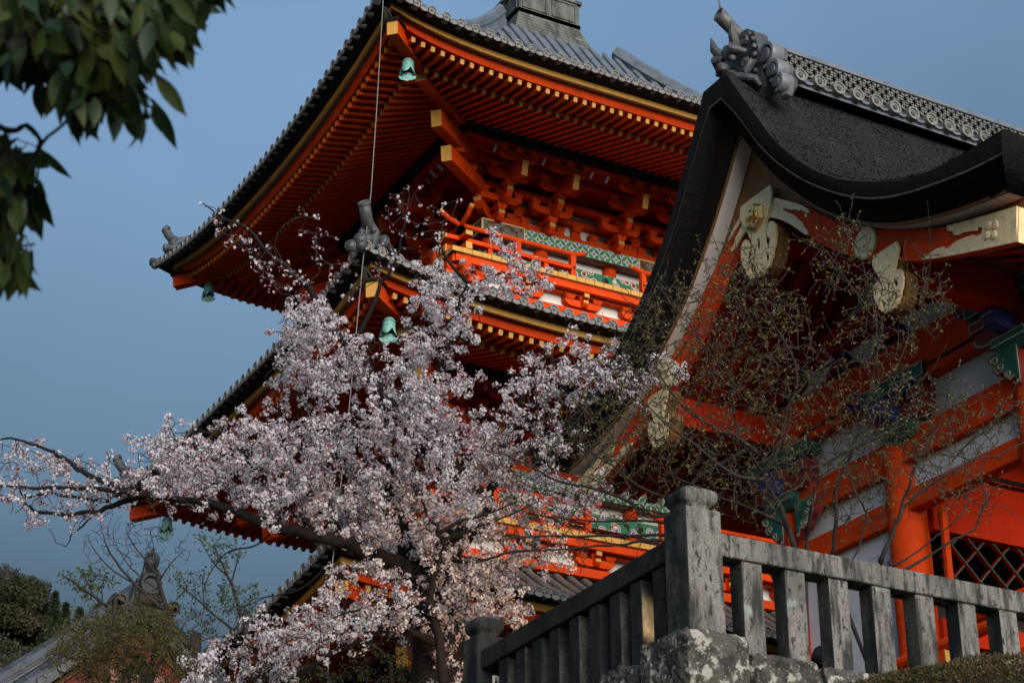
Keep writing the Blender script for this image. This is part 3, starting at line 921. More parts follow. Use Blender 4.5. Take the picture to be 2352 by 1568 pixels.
BLO = np.array([(.02, 11.06), (.35, 10.92), (.659, 10.692), (1.056, 10.296), (1.456, 9.957), (1.847, 9.697), (2.229, 9.492), (2.722, 9.265), (3.3, 9.06), (4.17, 8.80)])


def rs(P, n=40):
    """smooth resampling of a profile"""
    t = np.linspace(0, 1, len(P)); q = np.linspace(0, 1, n)
    out = []
    for x in q:
        i = min(int(x * (len(P) - 1)), len(P) - 2); f = x * (len(P) - 1) - i
        p0, p1, p2, p3 = P[max(i - 1, 0)], P[i], P[i + 1], P[min(i + 2, len(P) - 1)]
        out.append(.5 * ((2 * p1) + (-p0 + p2) * f + (2 * p0 - 5 * p1 + 4 * p2 - p3) * f * f + (-p0 + 3 * p1 - 3 * p2 + p3) * f ** 3))
    return np.array(out)


def both(P, n=40):
    R = rs(P, n); L = R[::-1].copy(); L[:, 0] *= -1
    return np.vstack([L, R])


XE = 10.5
o_, i_, l_ = both(OUT), both(INN), both(LOW)
m = MB()
xs = [0, .05] + list(np.linspace(.3, XE, 22))
rows = []
for x in xs:
    rows.append([gp(a, x, b - (.03 if x == 0 else 0) + .012 * math.sin(x * 7 + a * 3)) for a, b in o_])
m.grid(rows, 0)
m.grid([[gp(a, 0, b - .03) for a, b in o_], [gp(a * .995, .0, b * .5 + d * .5) for (a, b), (c_, d) in zip(o_, i_)], [gp(a, .02, b) for a, b in i_]], 1)
m.grid([[gp(a, .02, b) for a, b in i_], [gp(a, .27, b) for a, b in i_]], 1)
m.grid([[gp(a, .27, b) for a, b in i_], [gp(a, .30, b) for a, b in l_]], 2)
m.grid([[gp(a, .30, b) for a, b in l_], [gp(a, .64, b) for a, b in l_]], 2)
for sgn in (-1, 1):                                      # eave edges along the slope ends
    e = [(OUT[-1], 0.0), (INN[-1], 0.0), (LOW[-1], .3), ((4.05, 9.30), .3)]
    m.grid([[gp(sgn * p[0], max(x, x0), p[1]) for x in xs] for p, x0 in e], 1)
troof = m.build('thatched_roof', [THATCH, THEDGE, THEDG2], gate, smooth=True)
# loose bark ends over the upper surface of the thatch
nb = 60000
ui = rng.random(nb) ** 1.0 * (len(rs(OUT, 40)) - 2); xi = .02 + rng.random(nb) * (XE - .05)
R_ = rs(OUT, 40); k0 = ui.astype(int); ff = (ui - k0)[:, None]
sz = R_[k0] * (1 - ff) + R_[k0 + 1] * ff; tg_ = R_[k0 + 1] - R_[k0]; tg_ /= np.linalg.norm(tg_, axis=1)[:, None]
P0 = np.stack([GV + xi, YR - sz[:, 0], sz[:, 1]], 1); T_ = np.stack([np.zeros(nb), -tg_[:, 0], tg_[:, 1]], 1)
N_ = np.stack([np.zeros(nb), T_[:, 2] * -1, T_[:, 1] * 1], 1); N_ *= -np.sign((N_[:, 2]))[:, None] * -1
yaw_ = rng.normal(0, .35, nb)[:, None]
D_ = T_ * np.cos(yaw_) + np.array([[1.0, 0, 0]]) * np.sin(yaw_)
L_ = (.018 + .035 * rng.random(nb))[:, None]; W_ = (.003 + .006 * rng.random(nb))[:, None]
B_ = np.cross(N_, D_)
up_ = (.004 + .012 * rng.random(nb))[:, None]
V_ = np.stack([P0 - B_ * W_ + N_ * .002, P0 + B_ * W_ + N_ * .002, P0 + B_ * W_ * .7 + D_ * L_ + N_ * up_, P0 - B_ * W_ * .7 + D_ * L_ + N_ * up_], 1).reshape(-1, 3)
npmesh('bark_ends', V_, np.arange(nb * 4).reshape(-1, 4), [THATCH, mat('grey_bark_end', (.062, .064, .068), .9, spec=.2), mat('black_bark_end', (.012, .011, .011), .9, spec=.1)], troof, mi=rng.choice(3, nb, p=[.45, .25, .30]))
# pale strip of shingles at the lower lip of the verge
m = MB(); n_ = len(i_)
m.grid([[gp(a, -.006, b - .012) for a, b in i_], [gp(a, -.006, b + .012) for a, b in i_]])
m.build('shingle_lip', mat('pale_shingle_lip', (.085, .08, .075), .9, [((.02, .02, .02), 14, .45, .55, (1, 1, 6))]), troof)

# ridge of lattice tiles
rz = lambda x: 12.99 - .022 * x + .0018 * x * x - .012
m = MB()
RX = np.linspace(.55, XE, 30)
for sgn in (-1, 1):
    y0 = .36
    prof = [(.46, -.15), (.46, -.06), (.40, -.03), (.40, .30), (.46, .31), (.46, .37), (.25, .42), (.0, .45)]
    for pp, mi_ in ((prof[:3], 0), (prof[2:4], 1), (prof[3:], 0)): m.grid([[gp(sgn * a, x, rz(x) + b) for x in RX] for a, b in pp], mi_)
m.add([gp(sg * a, .55, rz(.55) + b) for sg, pr in ((1, [(.46, -.15), (.46, .37)]), (-1, [(.46, .37), (.46, -.15)])) for a, b in pr], [(0, 1, 2, 3)], 0)
ridge = m.build('tile_ridge', [TILE, CAPD], gate)
for sgn in (1, -1):                                       # round ridge tiles with discs, hanging tiles between
    m = MB(); out = gp(sgn, 0, 0) - gp(0, 0, 0)
    for j in range(34):
        x = .62 + j * .29
        if x > XE - .4: break
        c = gp(sgn * .52, x + .29, rz(x + .29) - .035)
        m.lathe([(.03, -.12), (.082, -.12), (.090, -.02), (.090, .03), (.070, .03), (.064, .012), (.001, .012)], c, 18, 0, out)
        m.lathe([(.040, .012), (.034, .026), (.001, .026)], c, 8, 1, out)
        arc = [(-.12 + .24 * q / 8, -.055 * math.sin(math.pi * q / 8)) for q in range(9)]
        lip = [gp(sgn * .50, x + .145 + a, rz(x + .145) + b - .055) for a, b in arc] + [gp(sgn * .50, x + .145 + a, rz(x + .145) + b - .02) for a, b in reversed(arc)]
        m.prism(lip, -out * .07, 2)
    m.build('ridge_disc_tile', [CAPS, CAPD, TILE], ridge)
m = MB()
pitch = .15
for row in range(4):                                      # interlocking rings of half-round tiles
    for j in range(68):
        x = .6 + j * pitch + (pitch / 2 if row % 2 else 0)
        if x > XE - .2: break
        z = rz(x) + .075 + row * .075
        a0_ = 0 if 0 < row < 3 else (0 if row == 0 else math.pi)
        ts = np.linspace(a0_, a0_ + (2 * math.pi if 0 < row < 3 else math.pi), 11 if 0 < row < 3 else 6)
        pts = [gp(.43, x + .082 * math.cos(t), z + .080 * math.sin(t)) for t in ts]
        for a, b in zip(pts[:-1], pts[1:]): m.bar(a, b, .03, .017, 0, up=gp(1, 0, 0) - gp(0, 0, 0))
m.build('ring_lattice_tile', mat('grey_lattice_tile', (.15, .152, .15), .6, [((.08, .082, .082), 9, .45, .7, O1)]), ridge)

# demon-face ridge end with horn tube and side scrolls
m = MB(); x0 = .34
sh = [(0, 13.60), (.20, 13.58), (.34, 13.46), (.40, 13.25), (.44, 12.98), (.50, 12.88), (.46, 12.76), (.52, 12.60), (.3, 12.45), (0, 12.62)]
pl = [gp(a + .06, x0, b) for a, b in sh] + [gp(-a + .06, x0, b) for a, b in reversed(sh[1:-1])]
m.prism(pl, (.20, 0, 0), 0)
for sgn in (-1, 1):
    for (cs, cz, r0, r1) in ((.55, 12.98, .175, .175), (.66, 12.70, .15, .15), (.74, 12.49, .13, .13))[:3 if sgn > 0 else 1]:
        pts = [(cs + r0 * math.cos(t) * (1 - .0 * t), cz + r1 * math.sin(t)) for t in np.linspace(-.6 * math.pi, .72 * math.pi, 14)]
        th = .045
        inn = [(cs + (r0 - th) * math.cos(t), cz + (r1 - th) * math.sin(t)) for t in np.linspace(-.6 * math.pi, .72 * math.pi, 14)]
        poly = [gp(sgn * a + .06, x0 - .02, b) for a, b in pts + inn[::-1]]
        m.prism(poly, (.17, 0, 0), 1)
        m.lathe([(.001, .10), (r0 * .55, .10), (r0 * .62, .0), (r0 * .9, .0), (r0 * .9, -.15)], gp(sgn * cs + .06, x0 + .06, cz), 12, 0, (-1, 0, 0))
    if sgn > 0: m.tube([gp(sgn * .72 + .06, x0 + .1, 12.34), gp(sgn * .83 + .06, x0 + .1, 12.32), gp(sgn * .89 + .06, x0 + .1, 12.39)], [.06, .05, .03], 8, 1)
    for z in np.linspace(12.75, 13.45, 7):                 # row of beads
        m.ball(gp(sgn * (.36 - max(0, z - 13.3) * .6) + .06, x0 - .02, z), .04, 0, 8)
    # brow, horns, cheeks, curls
    m.tube([gp(sgn * .14 + .06, x0 - .14, 13.30), gp(sgn * .20 + .06, x0 - .22, 13.44), gp(sgn * .22 + .06, x0 - .24, 13.60)], [.075, .055, .012], 8)
    m.tube([gp(sgn * .03 + .06, x0 - .22, 13.18), gp(sgn * .16 + .06, x0 - .22, 13.25), gp(sgn * .28 + .06, x0 - .08, 13.16)], [.05, .075, .04], 8)
    m.ball(gp(sgn * .12 + .06, x0 - .18, 13.14), (.06, .055, .055))
    m.tube([gp(sgn * .28 + .06, x0 - .06, 13.05), gp(sgn * .36 + .06, x0 - .08, 12.96), gp(sgn * .30 + .06, x0 - .12, 12.86), gp(sgn * .20 + .06, x0 - .13, 12.92)], [.06, .07, .055, .02], 8)
    m.tube([gp(sgn * .10 + .06, x0 - .22, 12.86), gp(sgn * .24 + .06, x0 - .16, 12.80), gp(sgn * .40 + .06, x0 - .06, 12.72), gp(sgn * .44 + .06, x0 - .02, 12.60)], [.06, .06, .05, .03], 8)
    m.tube([gp(sgn * .06 + .06, x0 - .20, 12.74), gp(sgn * .18 + .06, x0 - .14, 12.66), gp(sgn * .30 + .06, x0 - .06, 12.56)], [.05, .05, .03], 8)
for k_ in range(26):
    a_ = random.uniform(-.36, .36); z_ = random.uniform(12.55, 13.42)
    if abs(a_) < .14 and 12.9 < z_ < 13.3: continue
    t0_ = random.uniform(0, 6); r_ = random.uniform(.05, .085)
    m.tube([gp(a_ + .06 + r_ * (1 - t / 9) * math.cos(t0_ + t), x0 - .05 - .02 * t / 3, z_ + r_ * (1 - t / 9) * math.sin(t0_ + t)) for t in np.linspace(0, 5.5, 9)], [.034, .034, .033, .032, .03, .028, .025, .02, .012], 6)
m.ball(gp(.06, x0 - .24, 13.04), (.10, .075, .07)); m.ball(gp(.06, x0 - .16, 12.94), (.10, .15, .05)); m.ball(gp(.06, x0 - .12, 12.80), (.10, .12, .06)); m.ball(gp(.06, x0 - .16, 13.30), (.08, .09, .09))
m.build('demon_face_tile', [mat('dark_glazed_tile', (.05, .056, .062), .4, [((.11, .115, .12), 8, .5, .7, O1)], bump=(18, .8)), mat('silvery_tile', (.15, .16, .18), .38, [((.17, .18, .20), 6, .45, .7, O1)])], ridge, smooth=False, bevel=.006)
for p_ in bpy.data.objects['demon_face_tile'].data.polygons: p_.use_smooth = p_.area < .02
m = MB()
tb = [gp(.06, .75, 13.40), gp(.06, .48, 13.53), gp(.06, .30, 13.65), gp(.06, .16, 13.76), gp(.06, .09, 13.82)]
m.tube(tb, [.09, .082, .082, .09, .092], 16)
dv = tb[-1] - tb[-2]
m.lathe([(.096, 0), (.096, .02), (.076, .02), (.07, .005), (.001, .005)], tb[-1], 18, 0, (-1, 0, .25))
m.tube([tb[-1] + (.02, 0, .08), tb[-1] + (-.01, 0, .30)], [.014, .004], 6)
m.build('horn_tube', mat('grey_horn_tile', (.085, .088, .09), .5, [((.14, .14, .14), 10, .5, .7, O1)], bump=(25, .3)), ridge, smooth=True)

# verge soffit boards
m = MB()
for x0_, x1_, dz_, mi in ((.335, .365, -.035, 1), (.365, .565, -.03, 0), (.565, .60, -.035, 1)):
    m.grid([[gp(a * .985, x0_, b + dz_) for a, b in l_], [gp(a * .985, x1_, b + dz_) for a, b in l_]], mi)
m.grid([[gp(a * .985, .335, b - .035) for a, b in l_], [gp(a * .985, .335, b + .0) for a, b in l_]], 1)
bu = both(BUP); bl = both(BLO)
lb = np.array([np.interp(np.abs(a), LOW[:, 0], LOW[:, 1]) for a in bu[:, 0]])
m.grid([[gp(a, .58, min(b2 - .03, b + .9)) for (a, b), b2 in zip(bu, lb)], [gp(a, .58, b - .03) for a, b in bu]], 1)
m.build('verge_soffit_board', [WHITE, RUSTG], gate)

# bargeboards with gold fittings
XB = .50
for sgn in (1, -1):
    m = MB(); U, Lw = rs(BUP, 30), rs(BLO, 30)
    rows = [[gp(sgn * a, x, b) for a, b in P] for P, x in ((U, XB), (Lw, XB), (Lw, XB + .11), (U, XB + .11), (U, XB))]
    m.grid(rows)
    m.add([gp(sgn * p[0], x, p[1]) for p, x in ((U[-1], XB), (Lw[-1], XB), (Lw[-1], XB + .11), (U[-1], XB + .11))], [(0, 1, 2, 3)], 1)
    for f_ in (.34, .86):                                  # incised lines along the board
        P = U * (1 - f_) + Lw * f_
        m.grid([[gp(sgn * a, XB - .003, b + .006) for a, b in P], [gp(sgn * a, XB - .003, b - .006) for a, b in P]], 2)
    bb_ = m.build('bargeboard', [VERM, GOLD, MAROON], gate)
    zu = lambda s: float(np.interp(s, U[:, 0], U[:, 1])); zl = lambda s: float(np.interp(s, Lw[:, 0], Lw[:, 1]))

    def plate(name, ss, endfun, flip):
        top = [(s, zu(s) + .004) for s in ss]; bot = [(s, zl(s) - .004) for s in ss]
        e = endfun
        poly = top + e + bot[::-1] if not flip else bot[::-1] + e[::-1] + top
        cut_plate(name, [poly], lambda u, v, t: gp(sgn * u, XB - .014 + t, v), .024, GOLD, bb_)
    s1 = .92 if sgn > 0 else .42
    q = lambda s, f: (s, zu(s) * (1 - f) + zl(s) * f)
    plate('gold_fitting', list(np.linspace(.03, s1, 14)), [q(s1 + .10, .03), q(s1 + .13, .12), q(s1 + .07, .20), q(s1 - .02, .17), q(s1 - .06, .25), q(s1 - .16, .26), *([q(s1 - .22, .36), q(s1 - .34, .38), q(s1 - .36, .48), q(s1 - .27, .52)] if sgn > 0 else []), q(s1 - .16, .50), q(s1 - .10, .58), q(s1 - .02, .60), q(s1 - .0, .72), q(s1 + .07, .80), q(s1 + .06, .97)], False)
    s0 = 3.36
    poly = [(s, zu(s) + .004) for s in np.linspace(s0 - .12, 4.235, 14)] + [(s, zl(s) - .004) for s in np.linspace(4.165, s0 - .52, 16)]
    poly += [q(s0 - .42, .84), q(s0 - .30, .70), q(s0 - .20, .68), q(s0 - .19, .80), q(s0 - .12, .72), q(s0 - .02, .58), q(s0 + .12, .52), q(s0 + .24, .50), q(s0 + .27, .58), q(s0 + .36, .52), q(s0 + .38, .34), q(s0 + .32, .30), q(s0 + .30, .40), q(s0 + .22, .36), q(s0 + .10, .34), q(s0 + .04, .40), q(s0 - .03, .36), q(s0 - .05, .22), q(s0 - .12, .16)]
    cut_plate('gold_fitting', [poly], lambda u, v, t: gp(sgn * u, XB - .014 + t, v), .024, GOLD, bb_)
    m = MB()
    sc_ = 1.96; zc_ = (zu(sc_) + zl(sc_)) / 2
    m.lathe([(.185, 0), (.185, .03), (.17, .04), (.06, .04), (.05, .055), (.001, .055)], gp(sgn * sc_, XB, zc_), 22, 0, (-1, 0, 0))
    for j in range(6):
        a = j * math.pi / 3
        m.ball(gp(sgn * sc_ + .095 * math.cos(a), XB - .038, zc_ + .095 * math.sin(a)), (.012, .035, .035))
    m.build('gold_disc', GOLD, bb_)
    m = MB(); cs = 3.86; cz = (zu(cs) + zl(cs)) / 2
    for j in range(4):
        a = j * math.pi / 2 + .4
        m.ball(gp(sgn * cs + .07 * math.cos(a), XB - .03, cz + .07 * math.sin(a)), (.016, .05, .05))
    m.build('flower_boss', GOLD, bb_)


def pendant(s, z, k_, boss):
    h = [(.0, .62), (.31, .62), (.335, .50), (.29, .36), (.25, .31), (.225, .24), (.18, .17), (.14, .05), (.132, -.06), (.155, -.135), (.205, -.15), (.238, -.11), (.230, -.055), (.196, -.045), (.183, .02), (.197, .09), (.245, .14), (.31, .125), (.355, .05), (.362, -.08), (.33, -.20), (.285, -.26), (.275, -.33), (.22, -.37), (.20, -.43), (.14, -.43), (.12, -.48), (.06, -.46), (0, -.49)]
    ol = [(a * k_, b * k_) for a, b in h] + [(-a * k_, b * k_) for a, b in reversed(h[1:-1])]
    holes = [ring(sx * .16 * k_, -.29 * k_, .042 * k_, 8, .075 * k_)[::-1] for sx in (-1, 1)] + [ring(0, -.05 * k_, .042 * k_, 8, .085 * k_)[::-1]]
    p = cut_plate('pendant_ornament', [ol] + holes, lambda u, v, t: gp(s + u, XB - .045 + t, z + v), .03, GOLD, gate)
    cut_plate('pendant_backing', [ol], lambda u, v, t: gp(s + u * .97, XB + .08 + t, z + v * .98), .16, RUSTG, p)
    if boss:
        m = MB(); c = gp(s, XB - .06, z + .32 * k_)
        m.lathe([(.18, 0), (.185, .03), (.15, .055), (.085, .06), (.075, .10), (.04, .12), (.001, .12)], c, 6, 0, (-1, 0, 0))
        for j in range(6):
            a = j * math.pi / 3
            m.ball(c + np.array([-.05, .10 * math.cos(a), .10 * math.sin(a)]), (.02, .03, .03))
        m.build('flower_boss', GOLDB, p)


pendant(.09, 10.72, .98, True)
pendant(2.30, 9.17, .66, False)
pendant(-2.18, 9.24, .66, False)

# ceiling boards, rafters, purlins
m = MB(); cb = both(BUP, 30)
m.grid([[gp(a, x, b + .06) for a, b in cb] for x in (.62, XE)], 0)
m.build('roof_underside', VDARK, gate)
for sgn in (1, -1):
    m = MB(); R = rs(BUP, 12)
    for i in range(34):
        x = .78 + i * .285
        for (a, b), (c_, d) in zip(R[:-1], R[1:]):
            m.bar(gp(sgn * c_, x, d - .02), gp(sgn * a, x, b - .02), .115, .15, 0, 1 if c_ > 4.2 else None)
            m.bar(gp(sgn * c_, x - .06, d - .088), gp(sgn * a, x - .06, b - .088), .030, .020, 1)
    m.build('rafter_row', [VDARK, RUSTG], gate)
m = MB()
for s, z, hh, mi in ((2.32, 9.40, .38, 0), (-2.2, 9.40, .38, 0), (.06, 10.94, .36, 0), (1.15, 10.0, .16, 1)):
    m.bar(gp(s, (.62 if mi == 0 else 1.8), z), gp(s, XE, z), .30 if mi == 0 else .2, hh, mi)
m.build('purlin', [VDARK, RUSTG], gate)

# gable wall
XW = 2.316
m = MB()
m.add([gp(a, XW + .02, b) for a, b in ((-2.05, TZ), (.25, TZ), (.25, 7.63), (2.5, 7.63), (2.5, 9.3), (1.4, 10.1), (.06, 10.9), (-1.3, 10.1), (-2.05, 9.6))], [list(range(9))], 0)
m.build('white_wall_board', WOODW, gate)
m = MB()
for s in (.05, 2.30, -2.10):
    c = gp(s, XW + .05, 0)
    m2 = MB(); m2.lathe([(.235, TZ), (.235, 6.5), (.225, 8.45)], (c[0], c[1], 0), 24)
    m2.build('column', VERM, gate, smooth=True)


def wbar(name, s0, s1, z0, z1, x, th, mt=VERM):
    q = MB(); q.bb(gp(s0, x, z0), gp(s1, x + th, z1)); return q.build(name, mt, gate, bevel=.01)


for s0, s1 in ((.25, 2.42), (-1.92, .25)):
    d_ = 0 if s0 > 0 else -.03
    wbar('tie_beam', s0, s1, 8.20 + d_, 8.575 + d_, XW - .10, .2)
    wbar('tie_beam', s0, s1, 7.62 + d_ * 2.4, 7.865 + d_, XW - .09, .19)
    # rainbow beam with an arched lower edge and a black groove
    q = MB(); n = 14
    ar = [(s0 + (s1 - s0) * i / n, 9.00 + .07 * math.sin(math.pi * i / n) ** .5) for i in range(n + 1)]
    q.prism([gp(a, XW - .16, b) for a, b in ar] + [gp(s1, XW - .16, 9.66), gp(s0, XW - .16, 9.66)], (.30, 0, 0), 0)
    ga, gb = s0 + .30, s1 - .42
    gr = [(ga, 9.165), (gb - .1, 9.165), (gb, 9.19), (gb - .03, 9.225), (gb - .12, 9.205), (ga, 9.205)]
    q.prism([gp(a, XW - .163, b) for a, b in gr], (.01, 0, 0), 1)
    q.build('rainbow_beam', [VERM, BLACK], gate)
wbar('sill_beam', -1.92, .25, TZ, TZ + .5, XW - .1, .2)
q = MB()
ar = [(-1.25 + 2.6 * i / 14, 9.99 + .06 * math.sin(math.pi * i / 14) ** .5) for i in range(15)]
q.prism([gp(a, XW - .14, b) for a, b in ar] + [gp(1.15, XW - .14, 10.34), (gp(-1.05, XW - .14, 10.34))], (.26, 0, 0), 0)
q.prism([gp(a, XW - .143, b) for a, b in ((-.8, 10.075), (.74, 10.075), (.8, 10.10), (.7, 10.115), (-.8, 10.11))], (.01, 0, 0), 1)
q.build('rainbow_beam', [VDARK, BLACK], gate)


def painted_bracket(s, z, k_=1.0, wide=.55):
    """coloured bracket set: bearing block, arm with rounded ends, three small blocks, top beam; pale outlines"""
    m = MB()

    def pb(s0, s1, x0_, x1_, z0, z1, mi):
        m.bb(gp(s0, x0_, z0), gp(s1, x1_, z1), mi)
        e = .008
        for zz in (z0 + .012, z1 - .012): m.bb(gp(s0 + e, x0_ - e, zz - .008), gp(s1 - e, x0_ - .001, zz + .008), 4)
        for ss in (s0 + .012, s1 - .012): m.bb(gp(ss - .008, x0_ - e + .001, z0), gp(ss + .008, x0_ - .002, z1), 4)
    xb = XW - .30
    m.add([gp(s + a * r, XW + b * r2, zz) for zz, r, r2 in ((z, .17, .17), (z + .10, .26, .26), (z + .20, .26, .26)) for a, b in ((-1, -1), (1, -1), (1, 0), (-1, 0))],
          [(0, 1, 5, 4), (1, 2, 6, 5), (3, 0, 4, 7), (4, 5, 9, 8), (5, 6, 10, 9), (7, 4, 8, 11), (0, 1, 2, 3), (8, 9, 10, 11)], 0)
    m.bb(gp(s - .262, XW - .268, z + .10), gp(s + .262, XW - .262, z + .115), 4); m.bb(gp(s - .262, XW - .268, z + .18), gp(s + .262, XW - .262, z + .195), 4)
    z1 = z + .20; L = wide; ht = .20
    prof = [(-L, .12), (-L * .95, .05), (-L * .8, .012), (-L * .6, 0), (L * .6, 0), (L * .8, .012), (L * .95, .05), (L, .12), (L, ht), (-L, ht)]
    m.prism([gp(s + a, XW - .20, z1 + b) for a, b in prof], (.2, 0, 0), 2)
    m.prism([gp(s + a, XW - .205, z1 + b) for a, b in prof[:8]] + [gp(s + a * .97, XW - .205, z1 + b + .018) for a, b in reversed(prof[:8])], (.006, 0, 0), 4)
    # arm that projects outwards
    m.prism([gp(s - .09, XW - a, z1 + b) for a, b in ((0, 0), (.35, .0), (.48, .05), (.52, .14), (.52, .2), (0, .2))], gp(.18, 0, 0) - gp(0, 0, 0), 1)
    m.bb(gp(s - .085, XW - .526, z1 + .15), gp(s + .085, XW - .520, z1 + .165), 4)
    for a in (-L * .8, 0, L * .8): pb(s + a - .12, s + a + .12, XW - .24, XW, z1 + ht + .005, z1 + ht + .13, 3)
    for j in range(9):                                     # zigzag petals under the top beam
        a = -L + .06 + (2 * L - .12) * j / 8
        m.prism([gp(s + a - .06, XW - .215, z1 + .335), gp(s + a + .06, XW - .215, z1 + .335), gp(s + a, XW - .215, z1 + .415)], (.03, 0, 0), 1)
    pb(s - L * 1.15, s + L * 1.15, XW - .22, XW, z1 + .42, z1 + .60, 0)
    m.build('painted_bracket', [TEAL, NAVY, MAROON, MAROON, CREAM], gate)


def cloud_scroll(s, z, sx, k_=1.0):
    ol = [(0, .0), (.42, .02), (.40, .10), (.33, .12), (.36, .20), (.30, .28), (.20, .27), (.19, .36), (.10, .42), (.02, .40), (0, .50), (-.06, .50), (-.06, .0)]
    ol = [(a * k_, -b * k_) for a, b in ol]
    p = cut_plate('cloud_scroll_bracket', [ol], lambda u, v, t: gp(s + sx * u, XW - .14 + t, z + v), .12, MAROON, gate)
    cut_plate('scroll_outline', [[(a * .93, b * .93 - .01) for a, b in ol]], lambda u, v, t: gp(s + sx * u, XW - .206 + t, z + v), .01, CREAM, p)
    cut_plate('scroll_face', [[(a * .84, b * .84 - .018) for a, b in ol]], lambda u, v, t: gp(s + sx * u, XW - .214 + t, z + v), .01, TEAL, p)
    m = MB()
    for a, b, r in ((.28, -.12, .06), (.2, -.22, .05), (.1, -.34, .045)):
        m.tube([gp(s + sx * (a * k_ + r * (1 - t / 9) * math.cos(t)), XW - .222, z + b * k_ + r * (1 - t / 9) * math.sin(t)) for t in np.linspace(0, 7, 16)], .009, 4)
    m.build('scroll_line', CREAM, p)


painted_bracket(.28, 8.44, 1, .50)
painted_bracket(2.28, 8.78, 1, .58)
painted_bracket(-2.0, 8.30, 1, .55)
cloud_scroll(2.30, 8.86, -1, 1.0)
cloud_scroll(-1.66, 8.34, 1, .95)
cloud_scroll(-2.04, 8.34, -1, .95)
# frog-leg strut in the upper panel
for s, z in ((.25, 9.68), (-.75, 9.68)):
    fl_ = [(-.36, 0), (-.30, .10), (-.20, .12), (-.12, .24), (-.08, .30), (.08, .30), (.12, .24), (.20, .12), (.30, .10), (.36, 0), (.22, .02), (.1, .1), (0, .12), (-.1, .1), (-.22, .02)]
    p = cut_plate('frog_leg_strut', [fl_], lambda u, v, t: gp(s + u, XW - .08 + t, z + v), .10, NAVY, gate)
    cut_plate('strut_outline', [[(a * .82, b * .82 + .015) for a, b in fl_]], lambda u, v, t: gp(s + u, XW - .136 + t, z + v), .01, MAROON, p)
for s, z in ((1.52, 9.66), (-.50, 9.25)):
    m = MB()
    m.tube([gp(s + .12 * math.cos(t) * (1 - t / 12), XW - .16, z - .05 + .14 * math.sin(t) * (1 - t / 12)) for t in np.linspace(-1, 6, 16)], .035, 6)
    m.build('carved_nosing', NAVY, gate)

# porch behind the gable: lattice wall, beam, ceiling, dark room
m = MB()
m.add([gp(.20, x, z) for x, z in ((XW + .2, 7.45), (XE, 7.45), (XE, 8.62), (XW + .2, 8.62))], [(0, 1, 2, 3)], 0)
m.bb(gp(.32, XW + .2, 7.42), gp(.16, XE, 7.72), 0)
m.bb(gp(.33, XW + 1.0, 8.19), gp(.31, XE, 8.24), 1)
m.bb(gp(.30, XW + .2, 6.10), gp(.14, XE, 6.38), 0)
m.build('inner_wall_beam', [VDARK, BLACK], gate)
m = MB()
m.add([gp(a, x, 8.62) for a, x in ((.20, XW), (2.42, XW), (2.42, XE), (.20, XE))], [(0, 1, 2, 3)], 0)
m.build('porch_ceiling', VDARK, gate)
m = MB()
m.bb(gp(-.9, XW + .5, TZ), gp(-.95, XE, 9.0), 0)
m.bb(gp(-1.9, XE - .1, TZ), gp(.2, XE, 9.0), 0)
m.build('dark_inner_wall', mat('unlit_room_wall', (.02, .012, .010), .8), gate)  # near-black colour stands in for the dark of the room
m = MB()
x0_, x1_, z0_, z1_ = XW + .34, XE - .6, 6.38, 7.42
P_ = .19
for d_ in (1, -1):
    k_ = -int((z1_ - z0_) / P_) - 2
    while k_ * 2 * P_ < (x1_ - x0_) + 2:
        c = k_ * 2 * P_
        pa, pb_ = [], []
        xa, xb_ = (c, c + (z1_ - z0_)) if d_ == 1 else (c + (z1_ - z0_), c)
        za, zb_ = z0_, z1_
        lo, hi = 0, x1_ - x0_
        f0, f1 = 0.0, 1.0
        for e in (lo, hi):
            pass
        def tcl(v): return (v - xa) / (xb_ - xa)
        t0, t1 = sorted((tcl(lo), tcl(hi)))
        t0, t1 = max(0, t0), min(1, t1)
        if t1 - t0 > .03:
            A = gp(.24 if d_ == 1 else .265, x0_ + xa + (xb_ - xa) * t0, za + (zb_ - za) * t0); B_ = gp(.24 if d_ == 1 else .265, x0_ + xa + (xb_ - xa) * t1, za + (zb_ - za) * t1)
            m.bar(A, B_, .016, .026, 0, up=(0, 1, 0))
            m.bar(A + (0, .02, 0), B_ + (0, .02, 0), .022, .05, 1, up=(0, 1, 0))
        k_ += 1
m.build('diamond_lattice', [mat('dark_green_lattice', (.008, .05, .035), .6), VDARK], gate)
wbar('door_post', .50, .56, TZ, 7.60, XW + .12, .08, VERM)
wbar('door_post', .44, .495, TZ, 7.60, XW + .16, .05, TEAL)
# low railing in front of the porch
m = MB(); XR = 1.5
m.tube([gp(.35, XR, 5.60), gp(2.6, XR, 5.66)], .07, 10, 0)
m.bb(gp(1.18, XR - .07, 5.30), gp(1.5, XR + .1, 5.56), 0); m.bb(gp(1.50, XR - .072, 5.31), gp(1.515, XR + .09, 5.55), 1)
m.bb(gp(.2, XR - .05, 5.16), gp(2.9, XR + .08, 5.30), 0)
m.tube([gp(1.3, XR + .5, 6.02), gp(3.0, XR + .5, 6.06)], .08, 10, 0)
for s in (1.24, 1.95):
    m.lathe([(.055, TZ), (.055, 5.95), (.07, 5.98), (.045, 6.02), (.075, 6.10), (.05, 6.18), (.0, 6.22)], (*gp(s, XR + .9, 0)[:2], 0), 10, 2)
m.build('low_railing', [VERM, OCHRE, TEAL], gate)

# ------------------------------------------------------------------ stone balustrade
def algae_shade_sides(o, mt):
    # algae on the left-facing sides; the darker stone also holds their shade
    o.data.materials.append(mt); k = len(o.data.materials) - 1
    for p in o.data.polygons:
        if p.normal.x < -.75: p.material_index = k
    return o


bal = empty('stone_balustrade', (bx, by, TZ), 'weathered granite balustrade with a capped corner post and square balusters', 'balustrade')


